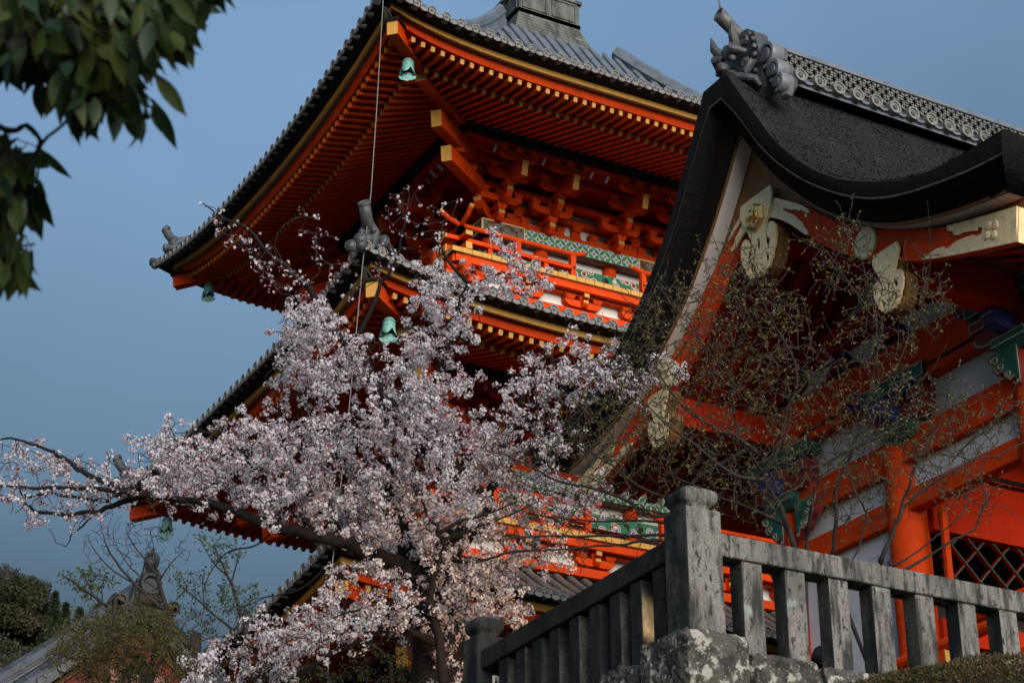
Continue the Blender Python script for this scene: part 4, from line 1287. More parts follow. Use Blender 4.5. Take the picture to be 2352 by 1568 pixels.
def cap(m, cx, cy, z, r, k_=1.0):
    rows = []
    for f_, dz_ in ((.62, 0), (.66, .03), (.86, .05), (.99, .075), (1.03, .105), (1.0, .135), (.92, .155), (.80, .166), (.02, .172)):
        row = []
        for j in range(24):
            a = 2 * math.pi * j / 24; c_, s_ = math.cos(a), math.sin(a)
            e = 7
            q = (abs(c_) ** e + abs(s_) ** e) ** (-1 / e)
            row.append((cx + r * f_ * q * c_, cy + r * f_ * q * s_, z + dz_ * k_))
        rows.append(row)
    m.grid(rows, 0, True)


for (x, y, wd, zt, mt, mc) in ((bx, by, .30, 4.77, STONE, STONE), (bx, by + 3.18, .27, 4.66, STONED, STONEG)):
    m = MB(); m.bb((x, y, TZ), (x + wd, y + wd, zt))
    p = algae_shade_sides(m.build('post', mt, bal, bevel=.014), STONEG)
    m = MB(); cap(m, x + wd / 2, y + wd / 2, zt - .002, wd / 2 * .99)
    algae_shade_sides(m.build('post_cap', mc, p, smooth=True), STONEG)
m = MB(); m.bb((bx + .302, by + .03, 4.447), (bx + 1.748, by + .23, 4.620)); m.build('handrail', STONE, bal, bevel=.014)
m = MB(); m.bb((bx + 1.752, by + .03, 4.443), (bx + 4.9, by + .23, 4.616)); m.build('handrail', STONE, bal, bevel=.014)
m = MB(); y0, y1 = by + .302, by + 3.178
m.hexa([(bx + .03, y0, 4.448), (bx + .22, y0, 4.448), (bx + .22, y1, 4.350), (bx + .03, y1, 4.350), (bx + .03, y0, 4.61), (bx + .22, y0, 4.61), (bx + .22, y1, 4.515), (bx + .03, y1, 4.515)])
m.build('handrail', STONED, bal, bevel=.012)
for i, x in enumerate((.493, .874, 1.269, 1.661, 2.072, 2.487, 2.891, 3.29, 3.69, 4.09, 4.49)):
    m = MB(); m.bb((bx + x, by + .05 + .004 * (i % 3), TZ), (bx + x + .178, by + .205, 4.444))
    algae_shade_sides(m.build('baluster', STONE, bal, bevel=.008), STONEG)
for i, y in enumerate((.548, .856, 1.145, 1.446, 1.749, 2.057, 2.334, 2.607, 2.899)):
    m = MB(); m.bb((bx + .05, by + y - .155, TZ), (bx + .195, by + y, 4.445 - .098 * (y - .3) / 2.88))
    algae_shade_sides(m.build('baluster', STONEG, bal, bevel=.008), STONED)
m = MB(); m.bb((bx + .06, by + 2.955, 4.195), (bx + .20, by + 2.96, 4.30)); pq = None
pl_ = MB(); yc = by + 2.90 - .158
m = MB(); m.bb((bx + .07, by + 3.035, 4.16), (bx + .13, by + 3.045, 4.275), 0)
yy = by + 3.033
mk = [(.094, 4.258), (.104, 4.258), (.104, 4.232), (.112, 4.215), (.104, 4.212), (.104, 4.185), (.094, 4.178), (.094, 4.21), (.085, 4.215), (.094, 4.235)]
m.prism([(bx + a, yy, b) for a, b in mk], (0, .004, 0), 1)
m.build('name_plaque', [mat('cream_plaque', (.62, .58, .50), .6), BLKMET], bal)

# retaining wall: large irregular blocks
wall = empty('retaining_wall', (bx, by, -1.6), 'retaining wall of large lichen covered stone blocks under the balustrade', 'retaining wall')


ROUGH = bpy.data.textures.new('rough', 'CLOUDS'); ROUGH.noise_scale = .16; ROUGH.noise_depth = 3
FINE = bpy.data.textures.new('fine', 'CLOUDS'); FINE.noise_scale = .035; FINE.noise_depth = 2


def rock(name, a, b, seed, mt=ROCK):
    r_ = random.Random(seed)
    n = 9; vs = []; idx = {}
    a = np.array(a, float); b = np.array(b, float)
    bmv = []
    fs = []

    def vert(i, j, k_):
        key = (i, j, k_)
        if key not in idx:
            t = np.array([i, j, k_]) / (n - 1) * 2 - 1
            q = np.sign(t) * np.abs(t) ** .9
            ln = (np.abs(q) ** 20).sum() ** (1 / 20)
            q = q / max(ln, 1e-6) * np.max(np.abs(t))
            p = (a + b) / 2 + q * (b - a) / 2
            p = p + np.array([r_.uniform(-1, 1) for _ in range(3)]) * .014
            idx[key] = len(vs); vs.append(p)
        return idx[key]
    for ax in range(3):
        for e in (0, n - 1):
            for i in range(n - 1):
                for j in range(n - 1):
                    q = []
                    for (u_, v_) in ((0, 0), (1, 0), (1, 1), (0, 1)):
                        c = [i + u_, j + v_]; c.insert(ax, e); q.append(vert(*c))
                    fs.append(q)
    mb = MB(); mb.add(vs, fs)
    o = mb.build(name, mt, wall, smooth=False)
    md = o.modifiers.new('smooth', 'SUBSURF'); md.levels = 2; md.render_levels = 2
    dm = o.modifiers.new('rough', 'DISPLACE'); dm.texture = ROUGH; dm.texture_coords = 'GLOBAL'; dm.strength = .045; dm.mid_level = .5
    d2 = o.modifiers.new('fine', 'DISPLACE'); d2.texture = FINE; d2.texture_coords = 'GLOBAL'; d2.strength = .022; d2.mid_level = .5
    return o


rock('stone_block', (bx - .13, by - .15, 3.18), (bx + .40, by + .50, 3.84), 1)
xr = bx + .42
for i, (wd, zt) in enumerate(((.62, 3.735), (.55, 3.72), (.85, 3.70), (.9, 3.7), (1.0, 3.68), (1.1, 3.68))):
    rock('stone_block', (xr, by - .13, 3.12 + .05 * (i % 2)), (xr + wd - .02, by + .45, zt), 10 + i); xr += wd
yl = by + .52
for i, (wd, zt) in enumerate(((.55, 3.74), (.5, 3.70), (.62, 3.69), (.7, 3.66), (.8, 3.64), (.9, 3.62), (1.0, 3.6))):
    rock('stone_block', (bx - .13, yl, 3.1 + .06 * (i % 2)), (bx + .4, yl + wd - .02, zt), 30 + i); yl += wd
for r_ in range(3):
    xr = bx - .15 - .1 * r_; zt = 3.12 - .62 * r_
    for i in range(5):
        wd = .7 + .12 * ((i * 7 + r_ * 3) % 5)
        rock('stone_block', (xr, by - .17 - .1 * r_, zt - .62), (xr + wd - .02, by + .4, zt), 60 + r_ * 10 + i); xr += wd
    yl = by + .42
    for i in range(5):
        wd = .7 + .12 * ((i * 5 + r_ * 4) % 5)
        rock('stone_block', (bx - .17 - .1 * r_, yl, zt - .62), (bx + .35, yl + wd - .02, zt), 100 + r_ * 10 + i); yl += wd
m = MB(); m.bb((bx - .5, by - .5, -1.6), (bx + 12, by + .4, 1.3)); m.bb((bx - .5, by + .4, -1.6), (bx + .4, by + 30, 1.3)); m.bb((bx, yl - .1, 1.3), (bx + .4, by + 30, 3.6))
m.bb((xr - .1, by, 1.3), (xr + 10, by + .4, 3.6))
m.build('wall_core', ROCK, wall)
# small pale stones lying on the ledge by the left balusters
for i, (y, r_) in enumerate(((.86, .055), (1.02, .045), (1.12, .04))):
    m = MB(); m.ball((bx - .02, by + y, 3.74 + r_ * .6), (r_, r_ * 1.1, r_), 0, 10)
    tag(m.build('loose_stone', STONEG, None, smooth=True), ['larger grey pebble on the stone ledge beside the left balusters', 'middle grey pebble on the stone ledge beside the left balusters', 'smallest grey pebble on the ledge, farthest from the corner post'][i], 'stone', 'pebbles lying on the ledge')

# floodlight on the terrace behind the corner, the lamp that warms the lower blossom
flp = np.array([8.86, 11.30, 4.02])
fl = empty('floodlight', (flp[0], flp[1], TZ), 'small black round floodlight behind the granite balusters', 'floodlight')
gm = bpy.data.materials.new('lit_lens'); gm.use_nodes = True
gm.node_tree.nodes['Principled BSDF'].inputs['Emission Color'].default_value = (1, .75, .4, 1)
gm.node_tree.nodes['Principled BSDF'].inputs['Emission Strength'].default_value = 4


def floodlight(root, p, aim, k_, energy, cone):
    ax = np.array(aim, float) - p; ax /= np.linalg.norm(ax)
    m = MB()
    m.lathe([(.001, -.13 * k_), (.05 * k_, -.12 * k_), (.085 * k_, -.07 * k_), (.095 * k_, .02 * k_), (.10 * k_, .06 * k_), (.085 * k_, .06 * k_), (.08 * k_, .03 * k_)], p, 18, 0, ax)
    m.build('lamp_housing', BLKMET, root, smooth=True)
    m = MB(); m.lathe([(.001, .032 * k_), (.08 * k_, .032 * k_)], p, 18, 0, ax); m.build('lamp_lens', gm, root)
    m = MB(); m.tube([(p[0], p[1], TZ), p - (0, 0, .05 * k_)], .02 * k_, 8); m.bb((p[0] - .07 * k_, p[1] - .07 * k_, TZ), (p[0] + .07 * k_, p[1] + .07 * k_, TZ + .02)); m.build('lamp_stand', BLKMET, root)
    ld = bpy.data.lights.new('lamp_beam', 'SPOT'); ld.energy = energy; ld.color = (1.0, .60, .28); ld.spot_size = math.radians(cone); ld.spot_blend = .7; ld.shadow_soft_size = .05
    lo = bpy.data.objects.new('lamp_beam', ld); COL.objects.link(lo)
    lo.location = [float(q) for q in p + ax * .08]; lo.rotation_euler = Vector([-float(q) for q in ax]).to_track_quat('Z', 'Y').to_euler()


floodlight(fl, flp, at(1030, 1350, 17.8), 1.0, 200, 34)
f2p = np.array([8.32, 10.98, 3.80])
fl2 = empty('added_spotlight', (f2p[0], f2p[1], TZ), 'low spotlight added behind the handrail to gild one baluster', 'spotlight')
floodlight(fl2, f2p, (7.34, 11.37, 4.12), .55, 300, 19)  # added lamp, its beam kept narrow to gild one baluster

# ------------------------------------------------------------------ trees
def in_poly(P, poly):
    x, y = P[:, 0], P[:, 1]; r = np.zeros(len(P), bool); n = len(poly)
    for i in range(n):
        x0, y0 = poly[i]; x1, y1 = poly[(i + 1) % n]
        c = ((y0 > y) != (y1 > y)); t = (y - y0) / ((y1 - y0) + 1e-9)
        r ^= c & (x < x0 + t * (x1 - x0))
    return r


def scatter(poly, per_area, depth, spread, rg=rng):
    """points through a crown volume whose outline at its depth is poly"""
    p = np.array(poly, float); lo, hi = p.min(0), p.max(0)
    n = int((hi - lo).prod() * per_area)
    q = lo + rg.random((n, 2)) * (hi - lo); q = q[in_poly(q, poly)]
    d = depth + rg.normal(0, spread, len(q)).clip(-2.2 * spread, 2.2 * spread)
    return np.array([at(a, b, e) for (a, b), e in zip(q, d)]) if len(q) else np.zeros((0, 3))


def grow(limbs, attr, twig_r=.004, rmax=.02, sag=0.1, seg=4, wiggle=.10, up=.0, rg=rng, jit=.04):
    """limbs: (points, r0, r1); every attractor is joined to the nearest wood by a curved twig. Returns wood paths and tip directions"""
    paths = []; nodes = []; nr = []
    for pts, r0, r1 in limbs:
        pts = np.array(pts, float); k = max(len(pts) * 5, 8)
        q = rs(pts, k)
        L = np.linalg.norm(np.diff(q, axis=0), axis=1).sum()
        nz = rg.normal(0, 1, q.shape); nz = (nz + np.roll(nz, 1, 0) + np.roll(nz, -1, 0)) / 3
        q = q + nz * min(.010 * L, r0 * .45, jit) * np.sin(np.linspace(0, math.pi, k))[:, None]
        r = np.linspace(r0, r1, k) * (1 + rg.normal(0, .06, k))
        paths.append((q, r, 'limb')); nodes += list(q); nr += list(r)
    cap_ = len(nodes) + len(attr) * seg + 10
    N = np.zeros((cap_, 3)); Rr = np.zeros(cap_); c = len(nodes)
    N[:c] = nodes; Rr[:c] = nr
    tips = []
    if len(attr):
        base = N[:c].copy()
        d0 = np.array([np.min(np.linalg.norm(base - a, axis=1)) for a in attr])
        for i in np.argsort(d0):
            a = attr[i]; dv = N[:c] - a
            dist = np.sqrt((dv * dv).sum(1))
            j = int(np.argmin(dist + Rr[:c] * 1.5)); d = dist[j]
            if d < 1e-3: tips.append((a, np.array([0, 0, 1.0]))); continue
            t = np.linspace(0, 1, seg + 1)[:, None]
            p = N[j] * (1 - t) + a * t
            off = rg.normal(0, 1, 3); off -= off @ (a - N[j]) / d * (a - N[j]) / d
            p = p + np.sin(t * math.pi) * (off * wiggle * d + np.array([0, 0, -sag * d + up * d]))
            p[1:-1] += rg.normal(0, .02 * d, (seg - 1, 3))
            ra = min(Rr[j] * .8, rmax, twig_r + .010 * d)
            r = np.linspace(max(ra, twig_r), twig_r, seg + 1)
            paths.append((p, r, 'twig'))
            N[c:c + seg] = p[1:]; Rr[c:c + seg] = r[1:]; c += seg
            dd = p[-1] - p[-2]
            tips.append((a, dd / (np.linalg.norm(dd) + 1e-9)))
    return paths, tips


def wood(paths, root, mt_limb, mt_twig, name='branches', nl=8):
    """trunk and limbs as one tapered mesh, the twigs as another"""
    m = MB()
    for q, r, k in paths:
        if k == 'limb': m.tube(q, r, nl, 0)
    m.build('trunk', mt_limb, root, smooth=True)
    tw = [(q, r) for q, r, k in paths if k == 'twig']
    if not tw: return
    Q = np.array([q for q, r in tw]); Rd = np.array([r for q, r in tw]); n, K, _ = Q.shape
    T = np.gradient(Q, axis=1); T /= np.linalg.norm(T, axis=2)[..., None] + 1e-9
    ref = np.array([.36, .48, .8]); A = np.cross(T, ref); A /= np.linalg.norm(A, axis=2)[..., None] + 1e-9; B = np.cross(T, A)
    ring_ = np.stack([Q + Rd[..., None] * (math.cos(t) * A + math.sin(t) * B) for t in (0, 2.0944, 4.18879)], 2)   # n,K,3,3
    V = ring_.reshape(-1, 3)
    idx = np.arange(n * K * 3).reshape(n, K, 3)
    F_ = np.stack([idx[:, :-1], np.roll(idx, -1, 2)[:, :-1], np.roll(idx, -1, 2)[:, 1:], idx[:, 1:]], -1).reshape(-1, 4)
    npmesh('twig_crown', V, F_, mt_twig, root, smooth=True)


def rand_dirs(n, rg=rng):
    v = rg.normal(0, 1, (n, 3)); return v / np.linalg.norm(v, axis=1)[:, None]


def frame(Nv):
    ref = np.where(np.abs(Nv[:, 2:3]) < .9, np.array([[0, 0, 1.0]]), np.array([[1.0, 0, 0]]))
    A = np.cross(ref, Nv); A /= np.linalg.norm(A, axis=1)[:, None] + 1e-9
    return A, np.cross(Nv, A)


def blossoms(root, tips, nf=(6, 14), rad=.055, fr=.017, pbud=.12, ppink=.25, rg=rng):
    """flower clusters: each cluster a ball of five-petalled flowers with some buds and brown calyces"""
    C_, Nn = [], []
    rad0 = rad
    typ = []
    for p, d in tips:
        rad = rad0 * rg.uniform(.7, 1.25)
        k = max(2, int(rg.integers(nf[0], nf[1] + 1) * (rad / rad0) ** 1.5))
        v = rand_dirs(k, rg) + d * .5; v /= np.linalg.norm(v, axis=1)[:, None]
        C_.append(p + d * .01 + v * (rad * (.35 + .75 * rg.random((k, 1))))); Nn.append(v + rg.normal(0, .35, (k, 3)))
        pk = min(.95, max(0, rg.normal(ppink, .25))); pb = min(.9, max(0, rg.normal(pbud, .18)))
        u = rg.random(k); typ.append(np.where(u < pb, 2, np.where(rg.random(k) < pk, 1, 0)))
    Cc = np.vstack(C_); Nv = np.vstack(Nn); Nv /= np.linalg.norm(Nv, axis=1)[:, None]; ty = np.concatenate(typ)
    fl = ty < 2
    c, n_, t_ = Cc[fl], Nv[fl], ty[fl]
    A, B = frame(n_); ph = rg.random(len(c)) * 6.283; rr = fr * (.8 + .4 * rg.random(len(c)))[:, None]
    V = []
    cupv = (.15 + .5 * rg.random(len(c)))[:, None]
    for k in range(5):
        th = ph + k * 1.2566
        e = np.cos(th)[:, None] * A + np.sin(th)[:, None] * B
        f = -np.sin(th)[:, None] * A + np.cos(th)[:, None] * B
        V.append(np.stack([c, c + rr * (.60 * e + .52 * f + cupv * .5 * n_), c + rr * (1.10 * e + cupv * n_), c + rr * (.60 * e - .52 * f + cupv * .5 * n_)], 1))
    V = np.stack(V, 1).reshape(-1, 3); nq = len(V) // 4
    mi = np.repeat(t_, 5)
    npmesh('blossom_crown', V, np.arange(nq * 4).reshape(-1, 4), [PETAL, PETALP], root, mi=mi)
    b, bn = Cc[~fl], Nv[~fl]
    # buds and calyces: small pointed drops
    cb = np.vstack([b, c[::2] - n_[::2] * fr * .4]); nb_ = np.vstack([bn, n_[::2]])
    kind_ = np.concatenate([np.zeros(len(b), int), np.ones(len(c[::2]), int)])
    A, B = frame(nb_); r_ = np.where(kind_ == 0, .0075, .0050)[:, None]; L_ = np.where(kind_ == 0, .013, .012)[:, None]
    pts = np.stack([cb - nb_ * L_, cb + A * r_, cb + B * r_, cb - A * r_, cb - B * r_, cb + nb_ * L_], 1)
    V = pts.reshape(-1, 3); o = np.arange(len(cb))[:, None] * 6
    Ft = np.concatenate([o + np.array([[0, 2, 1]]), o + [[0, 3, 2]], o + [[0, 4, 3]], o + [[0, 1, 4]], o + [[5, 1, 2]], o + [[5, 2, 3]], o + [[5, 3, 4]], o + [[5, 4, 1]]])
    npmesh('bud_crown', V, Ft, [BUD, CALYX], root, mi=np.tile(kind_, 8))


def leaves(root, pos, dirs, length, width, mats, pm, name='foliage', fold=.25, rg=rng, spread=.6, droop=0.0):
    n = len(pos)
    D = dirs + rg.normal(0, spread, (n, 3)) + np.array([0, 0, -droop]); D /= np.linalg.norm(D, axis=1)[:, None]
    Nv = np.cross(D, rand_dirs(n, rg)); Nv /= np.linalg.norm(Nv, axis=1)[:, None] + 1e-9
    S_ = np.cross(D, Nv)
    L = (length * (.6 + .8 * rg.random(n)))[:, None]; W_ = (width * (.7 + .6 * rg.random(n)))[:, None]
    V = np.stack([pos, pos + D * L * .45 + S_ * W_ + Nv * W_ * fold, pos + D * L, pos + D * L * .45 - S_ * W_ + Nv * W_ * fold], 1).reshape(-1, 3)
    return npmesh(name, V, np.arange(n * 4).reshape(-1, 4), mats, root, mi=rg.choice(len(mats), n, p=pm))


def P2(pts, d):
    """trace: (x, y[, extra depth]) photo positions to points at depth d"""
    return [at(p[0], p[1], d + (p[2] if len(p) > 2 else 0)) for p in pts]


# ---- cherry in full bloom
CD = 18.5
base = at(1005, 1568, CD)
cherry = empty('cherry_tree', (base[0], base[1], TZ), 'old cherry tree in full white blossom in front of the pagoda', 'tree')
g0 = np.array([base[0], base[1], TZ - .1])
limbs = [
    ([g0] + P2([(1008, 1490), (1000, 1420), (985, 1360), (960, 1325)], CD), .26, .17),
    (P2([(960, 1325), (905, 1292, -.1), (850, 1272, -.2), (800, 1247, -.3), (740, 1231, -.4), (690, 1219, -.5), (640, 1204, -.5), (560, 1177, -.6), (480, 1154, -.6), (400, 1146, -.7), (330, 1136, -.7), (300, 1130, -.7)], CD), .088, .022),
    (P2([(985, 1360), (1010, 1290), (1070, 1215), (1112, 1175), (1090, 1131), (1055, 1094), (1011, 1060), (977, 1025), (943, 988), (908, 950), (880, 905), (850, 861), (835, 834), (802, 790), (747, 732), (711, 658)], CD), .15, .030),
    (P2([(711, 658), (667, 622), (619, 578), (564, 523), (520, 503), (465, 466)], CD), .028, .005),
    (P2([(850, 861), (817, 805), (832, 754), (872, 658), (894, 629), (916, 570), (930, 505), (949, 450)], CD), .03, .005),
    (P2([(943, 988), (1000, 880), (1022, 805), (1059, 695), (1078, 655)], CD + .3), .06, .03),
    (P2([(1078, 655), (1040, 612), (1015, 572), (1000, 545)], CD + .3), .02, .006),
    (P2([(1070, 665), (1120, 640), (1180, 660), (1250, 640)], CD + .3), .014, .004),
    (P2([(960, 1325), (935, 1260), (920, 1187), (902, 1152), (891, 1119), (895, 1075), (870, 1020), (820, 970)], CD + .5), .10, .03),
    (P2([(800, 1247), (740, 1170), (690, 1120), (640, 1090), (560, 1060), (480, 1030), (400, 1010)], CD), .05, .008),
    (P2([(740, 1231), (660, 1160), (610, 1090), (540, 1020), (450, 985)], CD + .6), .04, .008),
    (P2([(891, 1119), (820, 1070), (740, 1020), (680, 980), (640, 965)], CD + .4), .04, .008),
    (P2([(300, 1130), (286, 1125), (250, 1111), (200, 1088), (175, 1073), (146, 1052), (129, 1040), (88, 1025), (60, 1015), (21, 1006), (0, 1010)], CD - .7), .032, .007),
    (P2([(300, 1130), (230, 1123), (167, 1120), (83, 1121), (42, 1117), (-30, 1113)], CD - .8), .026, .008),
    (P2([(330, 1138), (292, 1148), (250, 1163), (219, 1175), (167, 1182), (94, 1178), (69, 1165), (52, 1142), (42, 1111)], CD - .6), .030, .006),
    (P2([(250, 1150), (188, 1144), (104, 1134), (52, 1144), (-20, 1146)], CD - .5), .02, .007),
    (P2([(219, 1175), (188, 1209), (163, 1228), (161, 1240), (150, 1255)], CD - .6), .010, .004),
    # the slim tree that forks low in front of the trunk
    (P2([(1018, 1568), (1011, 1489), (1003, 1436), (992, 1397), (987, 1362), (996, 1327), (1018, 1284), (1022, 1244), (1011, 1227), (1005, 1209), (983, 1185), (970, 1152), (944, 1112)], CD - .9), .045, .008),
    (P2([(1011, 1222), (1060, 1196), (1120, 1180), (1190, 1150)], CD - .9), .02, .006),
    (P2([(1018, 1240), (1080, 1215), (1150, 1190), (1240, 1150)], CD - .9), .02, .005),
    (P2([(1003, 1436), (960, 1400), (900, 1395), (820, 1400), (760, 1420)], CD - .8), .02, .006),
    (P2([(1008, 1480), (900, 1440), (780, 1490), (690, 1545), (640, 1575)], CD - .5), .045, .02),
    (P2([(1070, 1215), (1140, 1100), (1200, 1040), (1290, 990), (1370, 900), (1450, 830)], CD + .2), .05, .006),
    (P2([(1140, 1100), (1180, 960), (1220, 860), (1260, 790)], CD + .3), .03, .006),
    (P2([(1018, 1284), (1090, 1290), (1160, 1270), (1240, 1260)], CD - .7), .02, .005),
    (P2([(760, 1290), (700, 1345), (640, 1365), (580, 1375)], CD - .3), .014, .004),
    (P2([(640, 1204), (590, 1250), (520, 1270), (480, 1320), (470, 1350)], CD - .3), .010, .003),
]
rg = np.random.default_rng(11)
PA = [(310, 1075), (370, 995), (440, 985), (540, 990), (640, 962), (700, 995), (760, 955), (860, 940), (960, 930), (1060, 955), (1140, 985), (1170, 1060), (1210, 1110), (1220, 1180), (1130, 1240), (1080, 1300), (1000, 1290), (930, 1280), (850, 1250), (780, 1222), (700, 1200), (600, 1172), (500, 1142), (400, 1136), (310, 1122)]
PB = [(640, 790), (625, 720), (680, 670), (760, 710), (840, 765), (880, 830), (970, 760), (950, 690), (940, 610), (1010, 585), (1080, 640), (1090, 720), (1075, 820), (1080, 920), (1130, 960), (940, 970), (850, 950), (800, 900), (760, 900), (700, 835), (650, 805)]
PC = [(-20, 1025), (60, 1010), (130, 1050), (200, 1070), (310, 1080), (310, 1125), (250, 1170), (170, 1200), (90, 1190), (40, 1160), (-20, 1170)]
PD = [(1170, 840), (1250, 775), (1400, 775), (1480, 830), (1600, 830), (1640, 850), (1500, 895), (1330, 925), (1320, 1010), (1250, 1060), (1180, 1080), (1150, 1000), (1150, 900)]
PE = [(405, 1545), (440, 1495), (500, 1480), (570, 1470), (640, 1440), (700, 1385), (760, 1340), (820, 1290), (900, 1290), (950, 1350), (940, 1420), (880, 1450), (780, 1470), (700, 1530), (620, 1575), (420, 1575)]
PF = [(960, 1330), (1080, 1290), (1190, 1245), (1290, 1255), (1210, 1330), (1200, 1420), (1100, 1430), (1090, 1490), (1060, 1570), (1000, 1570), (985, 1450)]
PG = [(450, 455), (525, 480), (620, 560), (720, 640), (700, 700), (640, 690), (560, 590), (505, 540)]
PH = [(680, 475), (740, 500), (850, 640), (900, 420), (960, 400), (985, 450), (1080, 465), (1000, 540), (930, 620), (800, 690), (700, 600)]
PI = [(1040, 575), (1120, 590), (1190, 560), (1270, 660), (1180, 690), (1100, 660)]
PJ = [(1150, 1085), (1250, 1060), (1400, 1100), (1410, 1180), (1250, 1210), (1160, 1170)]
PK = [(620, 840), (700, 770), (780, 830), (800, 900), (700, 960), (630, 900)]
parts_ = [(PA, .0088, .75, 0), (PB, .0062, .6, 0), (PC, .0055, .35, 1), (PD, .0036, .5, 0), (PE, .0066, .6, 0), (PF, .0080, .55, 0), (PG, .0042, .3, 2), (PH, .0016, .35, 2), (PI, .0030, .3, 0), (PJ, .0030, .4, 0), (PK, .0045, .5, 0)]


def sprays(poly, per_area, depth, spread, rg, ln=(.18, .50), step=.065, lean=(-.35, 0, .55)):
    """flowering shoots: short lines of flower clusters that lean up and outwards"""
    seeds = scatter(poly, per_area / 4.6, depth, spread, rg); out = []
    for p in seeds:
        d = rg.normal(0, .62, 3) + RT * lean[0] * rg.uniform(-.6, 1.6) + np.array([0, 0, lean[2]]); d /= np.linalg.norm(d)
        L = rg.uniform(*ln); k = max(2, int(L / step)); b = rg.normal(0, .10, 3)
        for t in np.linspace(0, 1, k): out.append(p + d * L * (t - .5) + b * L * t * t + rg.normal(0, .014, 3))
    return np.array(out) if out else np.zeros((0, 3))


att, typ_ = [], []
for poly, den, spr, ty in parts_:
    dd = CD - .1 - (.6 if poly in (PC, PE) else 0)
    a = sprays(poly, den * .95, dd, spr, rg) if ty < 2 else scatter(poly, den, dd, spr, rg)
    bare = sprays(poly, den * .22, dd, spr, rg, (.3, .7), .12) if ty < 2 else np.zeros((0, 3))
    att.append(a); typ_ += [ty] * len(a); att.append(bare); typ_ += [3] * len(bare)
att = np.vstack(att); typ_ = np.array(typ_)
paths, tips = grow(limbs, att, .0042, .018, .02, 4, .10, .06, rg)
wood(paths, cherry, BARK, TWIG, nl=10)
tmap = {tuple(np.round(a, 4)): t for a, t in zip(att, typ_)}
tt = np.array([tmap[tuple(np.round(p, 4))] for p, d in tips])
full = [t for t, k in zip(tips, tt) if k == 0]
early = [t for t, k in zip(tips, tt) if k == 1]
sparse = [t for t, k in zip(tips, tt) if k == 2]
blossoms(cherry, full, (16, 32), .052, .0128, .05, .12, rg)
blossoms(cherry, early, (8, 18), .048, .0130, .22, .32, rg)
blossoms(cherry, sparse, (2, 5), .035, .0155, .45, .45, rg)

# ---- shrub-like tree with opening leaf buds behind the right balustrade
BD = 15.6
b0 = at(1835, 1290, BD)
bud = empty('budding_tree', (b0[0], b0[1], TZ), 'thin dark tree with opening yellow green leaf buds behind the corner post', 'tree', 'budding trees behind the balustrade')
g1 = np.array([b0[0], b0[1], TZ - .1])
L1 = [
    ([g1] + P2([(1835, 1340), (1822, 1245), (1807, 1206), (1791, 1163), (1775, 1130), (1755, 1090), (1775, 1062), (1791, 1017), (1803, 965), (1815, 925), (1835, 897), (1872, 856), (1916, 824)], BD), 0.0302, 0.0056),
    (P2([(1755, 1090), (1731, 1054), (1703, 1009), (1688, 960), (1682, 900), (1680, 850), (1690, 764), (1702, 707), (1719, 647)], BD + .2), 0.0130, 0.0032),
    (P2([(1831, 893), (1827, 836), (1799, 780), (1767, 723), (1747, 683), (1735, 640)], BD - .2), 0.0115, 0.0032),
    ([g1] + P2([(1850, 1290), (1858, 1206), (1870, 1140), (1880, 1100)], BD + .2), 0.0216, 0.0080),
    (P2([(1807, 1206), (1735, 1171), (1654, 1142), (1560, 1100), (1493, 1050)], BD + .3), 0.0184, 0.0060),
    (P2([(1755, 1102), (1694, 1094), (1650, 1066), (1598, 1022), (1545, 985), (1509, 953)], BD - .2), 0.0184, 0.0060),
    (P2([(1740, 1040), (1690, 1001), (1646, 985), (1602, 957), (1557, 921), (1517, 864)], BD + .1), 0.0195, 0.0060),
    (P2([(1684, 880), (1678, 856), (1634, 816), (1602, 768), (1582, 731), (1549, 707), (1517, 663), (1501, 647)], BD), 0.0101, 0.0032),
    (P2([(1720, 1030), (1600, 1100), (1528, 1184), (1436, 1147), (1363, 1121), (1290, 1107), (1217, 1070), (1143, 1037)], BD + .4), 0.0195, 0.0060),
    ([g1] + P2([(1780, 1330), (1650, 1280), (1524, 1239), (1400, 1253), (1290, 1261), (1180, 1268)], BD + .5), 0.0221, 0.0060),
    ([g1] + P2([(1780, 1320), (1650, 1265), (1524, 1228), (1381, 1233), (1253, 1231), (1143, 1239)], BD + .6), 0.0221, 0.0060),
    (P2([(1740, 1290), (1640, 1240), (1528, 1198), (1363, 1195), (1239, 1184)], BD + .7), 0.0184, 0.0060),
    (P2([(1654, 1142), (1560, 1150), (1480, 1120), (1390, 1060), (1330, 1020)], BD + .3), 0.0172, 0.0048),
    (P2([(1509, 953), (1460, 900), (1430, 840), (1410, 790)], BD - .1), 0.0058, 0.0024),
]
b2 = at(2030, 1330, BD - .3)
bud2 = empty('budding_tree', (b2[0], b2[1], TZ), 'thin dark budding tree with long upright shoots in front of the white gate wall', 'tree', 'budding trees behind the balustrade')
g2 = np.array([b2[0], b2[1], TZ - .1])
D2 = BD - .3
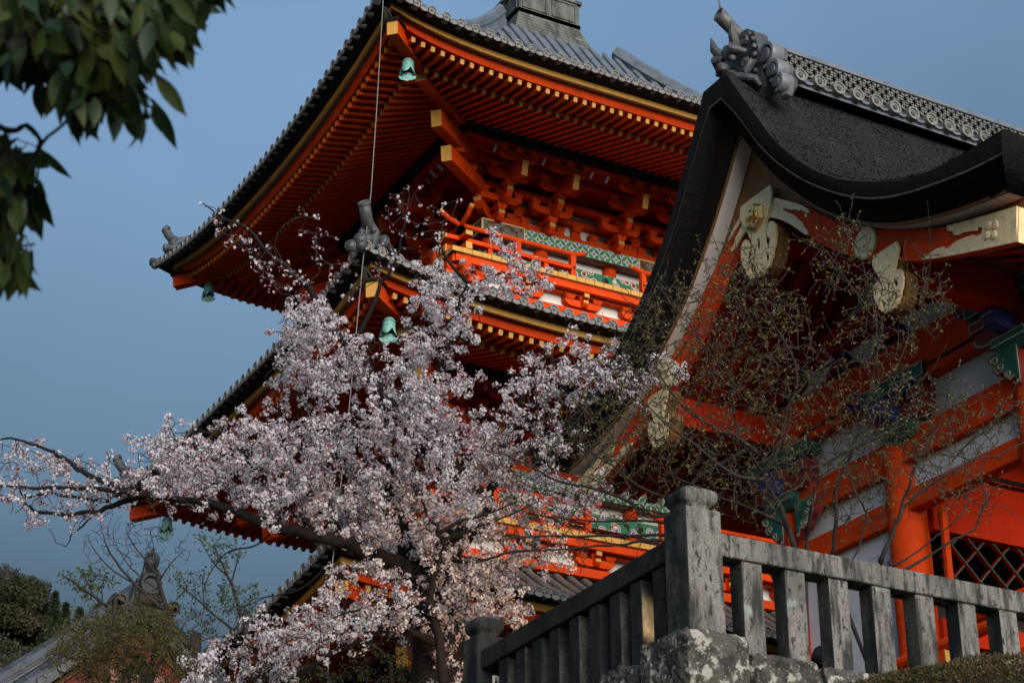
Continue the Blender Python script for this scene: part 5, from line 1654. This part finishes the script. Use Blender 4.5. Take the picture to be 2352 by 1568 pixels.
L2 = [
    ([g2] + P2([(2030, 1320), (2024, 1288), (2041, 1244), (2062, 1197), (2074, 1153), (2094, 1095), (2106, 1059), (2132, 1021), (2153, 980), (2170, 936), (2180, 880)], D2), 0.0245, 0.0040),
    ([g2] + P2([(2040, 1320), (2050, 1297), (2085, 1282), (2129, 1247), (2176, 1212), (2206, 1182), (2225, 1140)], D2 - .2), 0.0130, 0.0032),
    (P2([(2060, 1310), (2088, 1303), (2147, 1267), (2188, 1241), (2214, 1229), (2241, 1212), (2255, 1174), (2267, 1147), (2255, 1106), (2262, 1050)], D2 - .3), 0.0130, 0.0032),
    (P2([(2066, 1190), (2071, 1171), (2100, 1141), (2144, 1109), (2211, 1068), (2247, 1051), (2290, 1048), (2320, 1030), (2380, 1005)], D2), 0.0130, 0.0056),
    ([g2] + P2([(1920, 1330), (1915, 1256), (1921, 1182), (1921, 1121), (1939, 1080), (1953, 1045), (1962, 1015), (1980, 972), (1989, 936), (2000, 890), (2009, 846), (2015, 808), (2024, 755), (1998, 720), (1974, 679), (1954, 659), (1933, 629)], D2 + .1), 0.0187, 0.0032),
    (P2([(1860, 1075), (1895, 1065), (1953, 1036), (2027, 998), (2100, 963), (2159, 942), (2220, 930)], D2 + .2), 0.0130, 0.0056),
    (P2([(2020, 770), (1980, 600), (1955, 545), (1940, 515)], D2 + .1), 0.0072, 0.0024),
    (P2([(1985, 700), (1930, 620), (1890, 570), (1865, 555)], D2 + .2), 0.0058, 0.0024),
    (P2([(2050, 870), (2088, 776), (2109, 729), (2126, 673), (2135, 620), (2137, 560), (2130, 460)], D2 + .1), 0.0072, 0.0016),
    (P2([(1945, 1070), (1960, 1120), (1990, 1180), (1975, 1250), (1955, 1290)], D2 - .1), 0.0101, 0.0064),
    (P2([(2190, 1055), (2230, 1010), (2290, 960), (2350, 920)], D2), 0.0086, 0.0032),
]
rg = np.random.default_rng(23)
Q1 = [(1400, 790), (1470, 690), (1540, 640), (1600, 640), (1700, 560), (1760, 610), (1840, 700), (1900, 800), (1890, 900), (1850, 1000), (1860, 1120), (1780, 1180), (1650, 1140), (1500, 1060), (1400, 1080), (1330, 1030), (1300, 960), (1420, 900)]
Q2 = [(1860, 550), (1940, 510), (2000, 620), (2060, 650), (2110, 620), (2150, 620), (2190, 680), (2140, 740), (2060, 800), (2060, 890), (2160, 860), (2220, 930), (2320, 890), (2360, 960), (2250, 1020), (2280, 1150), (2230, 1190), (2190, 1130), (2080, 1130), (2000, 1200), (1900, 1190), (1880, 1000), (1920, 850), (1960, 760), (1880, 640)]
a1 = np.vstack([sprays(Q1, .0150, BD + .1, .5, rg, (.2, .6), .10, (.1, 0, 1.1)), sprays([(1130, 1010), (1250, 900), (1390, 800), (1500, 900), (1560, 1110), (1520, 1190), (1300, 1260), (1150, 1275)], .0080, BD + .4, .35, rg, (.2, .6), .11, (.5, 0, .5))])
a2 = sprays(Q2, .0120, D2 + .05, .4, rg, (.2, .6), .10, (0, 0, 1.1))
for root, L_, a_ in ((bud, L1, a1), (bud2, L2, a2)):
    paths, tips = grow(L_, a_, .0034, .009, -.02, 4, .05, .05, rg)
    wood(paths, root, TWIGL, TWIGL, nl=7)
    ps, ds = [], []
    for p, d in tips:
        k = rg.integers(1, 5)
        ps.append(np.repeat(p[None], k, 0)); ds.append(np.repeat(d[None], k, 0))
    for q, r, kd in paths:                      # buds spaced along the twigs too
        if kd == 'twig':
            for i in (2, 3):
                k = rg.integers(0, 3)
                ps.append(np.repeat(q[i][None], k, 0)); ds.append(np.repeat((q[i] - q[i - 1])[None] / (np.linalg.norm(q[i] - q[i - 1]) + 1e-9), k, 0))
    leaves(root, np.vstack(ps), np.vstack(ds) + np.array([0, 0, .3]), .025, .0052, [LEAFY, LEAFB], [.62, .38], 'leaf_bud_foliage', rg=rg, spread=.75)

# ---- leafy branch of an evergreen oak close to the camera
LD = 3.2
lb0 = at(-150, 60, LD)
oak = empty('evergreen_branch', (lb0[0], lb0[1], lb0[2]), 'out of focus branch of drooping glossy green leaves at the top left', 'branch')
LB = [
    (P2([(-150, 30), (0, 40), (120, 60), (230, 90), (300, 120)], LD), .012, .004),
    (P2([(0, 40), (150, 20), (300, 10), (420, -10), (500, -30)], LD + .05), .008, .003),
    (P2([(-80, 250), (20, 300), (60, 290), (90, 330), (60, 400), (40, 500), (30, 560), (80, 560)], LD + .1), .006, .002),
    (P2([(60, 400), (100, 330), (160, 270), (220, 200)], LD + .1), .004, .002),
    (P2([(-150, 30), (-80, 250)], LD + .05), .010, .006),
]
rg = np.random.default_rng(5)
Z1 = [(-60, -60), (240, -60), (380, -30), (420, 20), (390, 60), (340, 110), (300, 140), (230, 130), (150, 190), (120, 150), (60, 130), (-60, 120)]
Z1b = [(340, -60), (520, -80), (505, -30), (450, -10), (395, 30)]
Z2 = [(-40, 300), (60, 320), (95, 330), (70, 400), (85, 430), (60, 490), (40, 500), (-40, 470)]
Z3 = [(-40, 540), (60, 540), (85, 560), (60, 600), (-40, 620)]
Z4 = [(60, 130), (230, 130), (340, 140), (370, 200), (350, 250), (260, 235), (160, 225)]
lp = np.vstack([scatter(Z1, .0046, LD, .10, rg), scatter(Z1b, .0022, LD + .05, .05, rg), scatter(Z2, .0034, LD + .1, .06, rg), scatter(Z3, .0036, LD + .1, .05, rg), scatter(Z4, .0024, LD, .08, rg)])
paths, tips = grow(LB, lp, .0012, .003, 0, 4, .05, .0, rg)
wood(paths, oak, TWIG, TWIG, nl=6)


def big_leaves(root, tips, rg, L0=.074, W0=.0128):
    V, F_, mi = [], [], []
    prof = [(0, .10), (.12, .45), (.30, .88), (.48, 1.0), (.66, .84), (.82, .45), (.93, .14), (1.0, .02)]
    for p, d in tips:
        out = (p - at(120, 60, LD)); out[2] = 0
        D = np.array([0, 0, -1.0]) + out * 1.2 + rg.normal(0, .38, 3) + RT * rg.normal(.1, .15); D /= np.linalg.norm(D)
        Nn = -FW * .6 + rg.normal(0, .55, 3); Nn -= Nn @ D * D; Nn /= np.linalg.norm(Nn); S_ = np.cross(D, Nn)
        L = L0 * rg.uniform(.72, 1.25); W_ = W0 * rg.uniform(.8, 1.25); cv = rg.uniform(-.15, .35)
        o = len(V)
        for t, w_ in prof:
            c = p + D * L * t + Nn * (cv * L * t * t * -.5)
            e = .22 * W_ * w_
            V += [c + S_ * W_ * w_ + Nn * e, c, c - S_ * W_ * w_ + Nn * e]
        k_ = 0 if rg.random() < .62 else 1
        for i in range(len(prof) - 1):
            for j in (0, 1):
                F_.append([o + i * 3 + j, o + i * 3 + j + 1, o + (i + 1) * 3 + j + 1, o + (i + 1) * 3 + j]); mi.append(k_)
    npmesh('drooping_leaves', np.array(V), np.array(F_), [LEAFG, LEAFD], root, mi=np.array(mi), smooth=True)


big_leaves(oak, tips + [(p + rg.normal(0, .012, 3), d) for p, d in tips if rg.random() < .6], rg)

# ---- gabled hall at the lower left
HD = 30.0
ha = at(335, 1392, HD)
hall = empty('tile_roofed_hall', (ha[0], ha[1], TZ), 'small hall with grey tiled gable roof and demon tile, behind the fresh green trees', 'hall')


def hp(u, v, z): return ha + np.array([u, v, z])           # u along the gable, v back along the ridge


HALLT = mat('slate_blue_hall_tile', (0.045, 0.060, 0.085), 0.5, [((0.018, 0.022, 0.028), 5, .45, .65, O1), ((0.09, 0.105, 0.12), 14, .6, .75, O1)], bump=(30, .3))


def hz(u): return -abs(u) * .93 + .035 * abs(u) ** 2
m = MB()
US = np.linspace(0, 6.5, 14)
for sg in (-1, 1):
    m.grid([[hp(sg * u, v, hz(u)) for u in US] for v in (0, 9)], 0)
    m.grid([[hp(sg * u, 0, hz(u)) for u in US], [hp(sg * u, 0, hz(u) - .18) for u in US], [hp(sg * u, .3, hz(u) - .18) for u in US]], 1)
    for v in np.arange(.42, 9, .29):                      # barrel rows down the slope
        m.tube([hp(sg * u, v, hz(u) + .05) for u in US[::2]], .075, 6, 0)
roofh = m.build('tiled_roof', [HALLT, DTILE], hall)
for sg in (-1, 1):
    m = MB()
    for v, r, h_ in ((.10, .10, .06), (.34, .10, .05), (.62, .13, .44), (.62, .09, .30)):
        m.tube([hp(sg * u, v, hz(u) + h_) for u in US], r, 8, 0)
    for k_ in range(4):
        z = .10 + .075 * k_
        m.grid([[hp(sg * u, .50 + .012 * (k_ % 2), hz(u) + z) for u in US], [hp(sg * u, .50 + .012 * (k_ % 2), hz(u) + z + .05) for u in US], [hp(sg * u, .62, hz(u) + z + .05) for u in US]], 0)
    for j in range(70):                                   # wave tiles on the ridge side
        u = .5 + j * .085
        if u > 6.4: break
        m.tube([hp(sg * (u + .045 * math.cos(t)), .485, hz(u) + .20 + .05 * math.sin(t) * (1 if j % 2 else -1)) for t in np.linspace(0, math.pi, 5)], .012, 4, 1)
    m.build('descending_ridge', [HALLT, CAPD], roofh)
    for j in range(22):
        m = MB(); u = .35 + j * .29
        m.lathe([(.03, .1), (.085, .08), (.085, -.03), (.066, -.03), (.06, -.01), (.001, -.01)], hp(sg * u, -.02, hz(u) - .05), 12, 0, (0, 1, 0))
        m.build('verge_disc_tile', DTILE, roofh)
    m = MB()
    m.grid([[hp(sg * u, .25, hz(u) - .20) for u in US], [hp(sg * u, .25, hz(u) - .30) for u in US], [hp(sg * u, .32, hz(u) - .30) for u in US]], 0)
    m.grid([[hp(sg * u, .32, hz(u) - .30) for u in US], [hp(sg * u, .32, hz(u) - .75) for u in US]], 1)
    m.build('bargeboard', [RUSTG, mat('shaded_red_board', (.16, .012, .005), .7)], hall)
m = MB()
m.add([hp(0, .9, -.3), hp(-6, .9, hz(6)), hp(-6, .9, -6), hp(6, .9, -6), hp(6, .9, hz(6))], [(0, 1, 2, 3, 4)])
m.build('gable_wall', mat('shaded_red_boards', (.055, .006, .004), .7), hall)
m = MB()
for a, b, r in ((0, -1.6, .22), (.35, -1.5, .16), (-.35, -1.5, .16), (.6, -1.62, .11), (-.6, -1.62, .11), (0, -1.95, .14), (.25, -1.85, .12), (-.25, -1.85, .12)):
    m.ball(hp(a, .2, b + .35), (r, r * .5, r))
m.build('carved_pendant', PINK, hall, smooth=True)
m = MB()
m.tube([hp(0, v, .30) for v in (.1, 4, 9)], .14, 10); m.box(hp(0, 4.8, .1), (.4, 8.4, .4))
m.build('main_ridge', HALLT, roofh)
HTILE = mat('dark_hall_tile', (0.018, 0.020, 0.022), 0.6, [((0.038, 0.04, 0.04), 12, .55, .72, O1)], bump=(25, .5))


def hq(u, v, z): return ha + np.array([u * .66, v * .66, z * .62 + .02])


m = MB()
sh = [(0, .78), (.16, .76), (.30, .60), (.34, .35), (.38, .10), (.46, .0), (.60, -.02), (.72, .05), (.78, -.04), (.72, -.16), (.56, -.22), (.60, -.34), (.70, -.46), (.60, -.60), (.66, -.74), (.50, -.80), (.3, -.55), (0, -.40)]
m.prism([hq(a, -.08, b) for a, b in sh] + [hq(-a, -.08, b) for a, b in reversed(sh[1:-1])], (0, .22, 0), 0)
for sg in (-1, 1):
    m.tube([hq(sg * .13, -.16, .62), hq(sg * .18, -.22, .76), hq(sg * .17, -.22, .92)], [.06, .045, .008], 8)
    m.lathe([(.12, .08), (.12, -.03), (.09, -.03), (.08, .0), (.001, .0)], hq(sg * .66, -.08, .0), 12, 0, (0, 1, 0))
    for z in np.linspace(.0, .58, 6): m.ball(hq(sg * .27, -.10, z), .045)
    for a, b, r in ((.2, -.12, .11), (.42, -.22, .12), (.48, -.5, .12), (.25, -.36, .10), (.6, -.66, .09)): m.lathe([(r, .05), (r, -.02), (r * .7, -.02), (r * .6, .01), (r * .3, .0), (.001, -.03)], hq(sg * a, -.09, b), 10, 0, (0, 1, 0))
    m.tube([hq(sg * .05, -.2, .30), hq(sg * .16, -.2, .26), hq(sg * .2, -.15, .1)], [.05, .06, .03], 8)
m.lathe([(.17, .1), (.17, -.14), (.13, -.14), (.11, -.08), (.001, -.08)], hq(0, -.1, .48), 16, 0, (0, 1, 0))
m.ball(hq(0, -.14, .1), (.20, .12, .10)); m.ball(hq(0, -.10, -.2), (.16, .1, .1))
m.build('demon_face_tile', HTILE, roofh, bevel=.01)
m = MB()
m.tube([hq(0, .25, .62), hq(0, .0, .85), hq(0, -.16, 1.08), hq(0, -.20, 1.16)], [.11, .11, .115, .12], 14)
m.lathe([(.001, -.02), (.09, -.02), (.095, .02), (.12, .02), (.12, -.03)], hq(0, -.21, 1.17), 16, 0, (0, -.93, .35))
m.tube([hq(0, -.18, 1.24), hq(0, -.2, 1.42)], [.014, .004], 5)
m.build('horn_tube', HTILE, roofh, smooth=True)


def small_tree(name, label, group, D, base2, limbs2, polys, dens, leafm, pm, ll, lw, nleaf, seed, twr=.004, spread=.4, rm=.02, bark=TWIG, droop=.2, spr_=None):
    rg_ = np.random.default_rng(seed)
    b = at(base2[0], base2[1], D)
    r = empty(name, (b[0], b[1], TZ), label, 'tree', group)
    gg = np.array([b[0], b[1], TZ - .1])
    Ls = [([gg] + P2(l[0], D), l[1], l[2]) if l[3] else (P2(l[0], D), l[1], l[2]) for l in limbs2]
    a_ = np.vstack([(sprays(p, dens, D, spread, rg_, spr_[0], spr_[1], (.1, 0, spr_[2])) if spr_ else scatter(p, dens, D, spread, rg_)) for p in polys])
    paths, tips = grow(Ls, a_, twr, rm, -.02, 4, .035, .02, rg_)
    wood(paths, r, bark, bark, nl=6)
    if nleaf:
        ps = np.repeat(np.array([p for p, d in tips]), nleaf, 0); ds = np.repeat(np.array([d for p, d in tips]), nleaf, 0)
        ps = ps + rg_.normal(0, ll * .7, ps.shape)
        leaves(r, ps, ds, ll, lw, leafm, pm, 'foliage', rg=rg_, spread=.9, droop=droop)
    return r


small_tree('bare_tree', 'leafless tree with fine upright twigs beside the demon tile of the hall', None, 27, (436, 1485), [
    ([(450, 1500), (436, 1485), (400, 1435), (388, 1417), (368, 1349), (362, 1320)], .07, .02, True),
    ([(380, 1400), (340, 1370), (288, 1317), (249, 1262), (236, 1224)], .03, .006, False),
    ([(362, 1320), (330, 1280), (300, 1240), (290, 1212)], .016, .004, False), ([(362, 1320), (355, 1270), (345, 1215)], .014, .004, False),
    ([(368, 1330), (395, 1290), (425, 1262)], .014, .004, False), ([(310, 1340), (260, 1310), (215, 1260), (200, 1225)], .014, .004, False), ([(375, 1360), (330, 1330), (290, 1290), (262, 1240)], .014, .004, False)],
    [[(192, 1250), (205, 1212), (260, 1205), (345, 1200), (365, 1225), (425, 1245), (440, 1262), (380, 1300), (330, 1300), (260, 1270)]], .020, None, None, 0, 0, 0, 31, .0045, .3, spr_=((.35, .7), .12, 1.6))
G_ = 'spring trees around the hall'
small_tree('maple_tree', 'slender tree with fresh green leaves reaching highest, right of the demon tile', G_, 26, (560, 1440), [
    ([(565, 1450), (555, 1427), (539, 1362), (525, 1327), (507, 1288), (490, 1250)], .04, .008, True), ([(530, 1340), (545, 1290), (550, 1260)], .014, .005, False), ([(548, 1395), (590, 1380), (620, 1365)], .012, .004, False), ([(520, 1320), (490, 1290), (465, 1250)], .012, .004, False)],
    [[(450, 1225), (530, 1230), (565, 1290), (520, 1310), (480, 1290)], [(505, 1330), (550, 1340), (620, 1355), (612, 1400), (540, 1430), (500, 1400)]], .0075, [LEAFM, LEAFO], [.7, .3], .062, .016, 4, 32)
small_tree('maple_tree', 'slender tree with sparse green leaves between the demon tile and the pagoda eave', G_, 27, (533, 1446), [
    ([(560, 1480), (533, 1446), (488, 1407), (436, 1362), (410, 1343)], .03, .006, True), ([(470, 1395), (465, 1340), (470, 1310)], .012, .004, False)],
    [[(385, 1310), (470, 1305), (482, 1360), (505, 1430), (485, 1475), (410, 1455), (420, 1390), (390, 1340)]], .0070, [LEAFM, LEAFO], [.7, .3], .056, .015, 4, 33)
small_tree('maple_tree', 'small green leaved treetop left of the hall roof, before the wooded hill', G_, 28, (245, 1395), [
    ([(260, 1420), (242, 1391), (190, 1350), (160, 1330), (140, 1318)], .04, .008, True), ([(215, 1370), (200, 1335), (185, 1310)], .014, .005, False), ([(235, 1385), (235, 1350), (240, 1325)], .012, .004, False)],
    [[(128, 1322), (165, 1308), (240, 1308), (262, 1345), (235, 1370), (200, 1370), (165, 1345)]], .0105, [LEAFM, LEAFO], [.75, .25], .066, .018, 5, 34)
small_tree('olive_shrub', 'broad thicket of fine olive green foliage in front of the tiled hall roof', None, 24, (300, 1560), [
    ([(330, 1560), (300, 1500), (250, 1450), (180, 1420)], .05, .01, True), ([(340, 1560), (360, 1480), (340, 1420), (300, 1400)], .04, .01, True), ([(350, 1560), (430, 1500), (460, 1530)], .03, .01, True), ([(300, 1560), (200, 1520), (120, 1500)], .03, .01, True), ([(420, 1560), (320, 1490), (240, 1480), (130, 1450)], .02, .006, True)],
    [[(250, 1400), (300, 1392), (370, 1400), (405, 1440), (440, 1500), (470, 1575), (190, 1575), (165, 1520), (120, 1490), (140, 1440), (190, 1425)]], .036, [LEAFO, LEAFB], [.86, .14], .034, .0090, 10, 35, .003, .9, .012, spr_=((.25, .7), .10, .4))
small_tree('olive_shrub', 'dark bushy undergrowth below the blossom at the foot of the pagoda', None, 21.5, (900, 1568), [
    ([(900, 1568), (880, 1500), (820, 1460)], .04, .01, True), ([(960, 1568), (1000, 1420), (1010, 1340)], .05, .01, True), ([(760, 1568), (660, 1540), (580, 1500)], .03, .01, True)],
    [[(560, 1500), (640, 1510), (760, 1540), (860, 1470), (930, 1400), (960, 1330), (1040, 1330), (1060, 1420), (1080, 1575), (520, 1575)]], .008, [LEAFO, LEAFD], [.55, .45], .04, .010, 7, 36, .003, .5, .012)

# ---- wooded hill far behind
HX, HY = at(0, 1330, 150)[:2]
m = MB(); rows = []
hd = np.array([FW[0], FW[1]]); hd /= np.linalg.norm(hd); hr = np.array([RT[0], RT[1]])
rgh = np.random.default_rng(8)


def hill_h(r, d):
    ridge_ = 43.5 * math.exp(-((r + 46) / 40.0) ** 2) * (1 / (1 + math.exp(-(d - 95) / 14)))
    return -1.6 + ridge_ + 1.2 * math.sin(r * .23) * math.sin(d * .17) * min(1, ridge_ / 10)


for d in np.linspace(70, 260, 40):
    rows.append([(*(hd * d + hr * r), hill_h(r, d)) for r in np.linspace(-140, 60, 60)])
m.grid(rows)
tag(m.build('hill', HILLM, smooth=True), kind='structure')


def crown_cloud(n, w, h, rg_, conic):
    t = rg_.random(n); a = rg_.random(n) * 6.283
    if conic:
        z = t ** .8 * h; r = w * (1 - z / h) * (.55 + .45 * np.abs(np.sin(z / h * 26))) * np.sqrt(.25 + .75 * rg_.random(n))
    else:
        v = rand_dirs(n, rg_); lump = 1 + .22 * np.sin(v[:, 0] * 5 + 1) * np.sin(v[:, 1] * 6) + .15 * np.sin(v[:, 2] * 9)
        rr = (.6 + .4 * rg_.random(n)) * lump
        return np.stack([v[:, 0] * w * rr, v[:, 1] * w * rr, h * .55 + v[:, 2] * h * .45 * rr], 1)
    return np.stack([r * np.cos(a), r * np.sin(a), z], 1)


ridge_trees = []
for i, (x, D, h, w, con, lab) in enumerate((
        (12, 132, 5.0, 2.2, 0, 'rounded broadleaf tree at the left edge of the wooded ridge'),
        (58, 134, 5.0, 2.1, 0, 'rounded dark tree on the ridge, second from the left edge'),
        (98, 135, 7.0, 2.0, 1, 'tall conifer where the ridge starts to fall away'),
        (128, 132, 7.0, 1.9, 1, 'conifer halfway down the falling ridge'),
        (152, 130, 6.5, 1.8, 1, 'lower conifer near the foot of the ridge'),
        (184, 124, 5.5, 1.9, 1, 'small conifer left of the green maple treetop'),
        (224, 122, 6.0, 2.0, 1, 'pointed conifer that ends the ridge beside the hall'))):
    ytop = (1322, 1332, 1345, 1362, 1388, 1400, 1392)[i]
    top = at(x, ytop, D); rg_ = np.random.default_rng(60 + i)
    b = np.array([top[0], top[1], top[2] - h])
    t_ = empty('conifer' if con else 'broadleaf_tree', (b[0], b[1], b[2] - 4), lab, 'tree', 'trees along the wooded ridge')
    m = MB(); m.tube([b - (0, 0, 4), b + (0, 0, h * .5)], [.35, .15], 6); m.build('trunk', BARK, t_)
    pc = crown_cloud(14000, w, h, rg_, con) + b
    leaves(t_, pc, np.tile(np.array([[0, 0, .35 if not con else -.1]]), (len(pc), 1)) + (pc - b) * np.array([[1, 1, 0]]) * .3, .24, .07, [CONIF if con else WOODF], [1.0], 'crown', rg=rg_, spread=.6)
pts = []
rg_ = np.random.default_rng(77)
for _ in range(300):
    d = rg_.uniform(98, 160); r = rg_.uniform(-52, -18)
    h0 = hill_h(r, d)
    if h0 < 6: continue
    p = hd * d + hr * r
    c_ = crown_cloud(1300, rg_.uniform(1.6, 3.0), rg_.uniform(3, 5.0), rg_, rg_.random() < .3)
    pts.append(c_ + np.array([p[0], p[1], h0 - .8]))
pts = np.vstack(pts)
fo = leaves(None, pts, rand_dirs(len(pts), rg_) * .4 + np.array([0, 0, .5]), .26, .085, [WOODF, CONIF], [.6, .4], 'hillside_forest', rg=rg_, spread=.6)
tag(fo, kind='stuff')
small_tree('bare_tree', 'far bare treetop rising over the left end of the wooded ridge', None, 126, (15, 1340), [
    ([(15, 1330), (15, 1310), (12, 1295)], .3, .05, False), ([(15, 1325), (32, 1312), (48, 1306)], .1, .03, False), ([(15, 1325), (2, 1305), (-4, 1292)], .1, .03, False)],
    [[(-10, 1300), (2, 1288), (25, 1292), (52, 1304), (40, 1318), (0, 1318)]], .035, None, None, 0, 0, 0, 41, .02, .8, .06)

# ---- clipped hedge at the lower right, on a bank
m = MB()
rows = []
for i, y in enumerate(np.linspace(by - .25, by - 4.5, 8)):
    rows.append([(x, y, 2.75 - .55 * i + .05 * math.sin(x * 3)) for x in np.linspace(bx - 1, bx + 14, 12)])
m.grid(rows); tag(m.build('earth_bank', SOIL, smooth=True), kind='structure')
hc = at(2380, 1745, 12.75)
hedge = empty('hedge', (hc[0], hc[1], 2.4), 'low clipped brown green hedge at the foot of the granite balustrade', 'hedge')
rg = np.random.default_rng(91)
n = 60000
v = rand_dirs(n, rg); v[:, 2] = np.abs(v[:, 2])
e_ = .62
v = np.sign(v) * np.abs(v) ** .8
v /= np.linalg.norm(v, axis=1)[:, None]
lump = 1 + .025 * np.sin(v[:, 0] * 14 + v[:, 1] * 9) + .02 * np.sin(v[:, 1] * 23) + rg.normal(0, .012, n)
ax1 = np.array([RT[0], RT[1], 0.0]); ax1 /= np.linalg.norm(ax1); ax2 = np.array([-ax1[1], ax1[0], 0])
HR = (1.62, .75, .66)
pos = hc + (v[:, 0:1] * HR[0] * ax1 + v[:, 1:2] * HR[1] * ax2 + v[:, 2:3] * HR[2] * np.array([0, 0, 1.0])) * lump[:, None]
leaves(hedge, pos, v[:, 0:1] * ax1 + v[:, 1:2] * ax2 + v[:, 2:3] * np.array([0, 0, 1.0]), .022, .0055, [LEAFH, LEAFB], [.78, .22], 'hedge_foliage', rg=rg, spread=.7)
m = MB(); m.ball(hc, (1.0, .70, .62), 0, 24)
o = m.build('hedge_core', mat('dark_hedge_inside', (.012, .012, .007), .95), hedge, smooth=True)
for vv in o.data.vertices:
    q = np.array(vv.co) - hc
    p = hc + ax1 * q[0] * 1.56 + ax2 * q[1] * 1.06 + np.array([0, 0, max(q[2], -.3)])
    vv.co = Vector([float(k) for k in p])
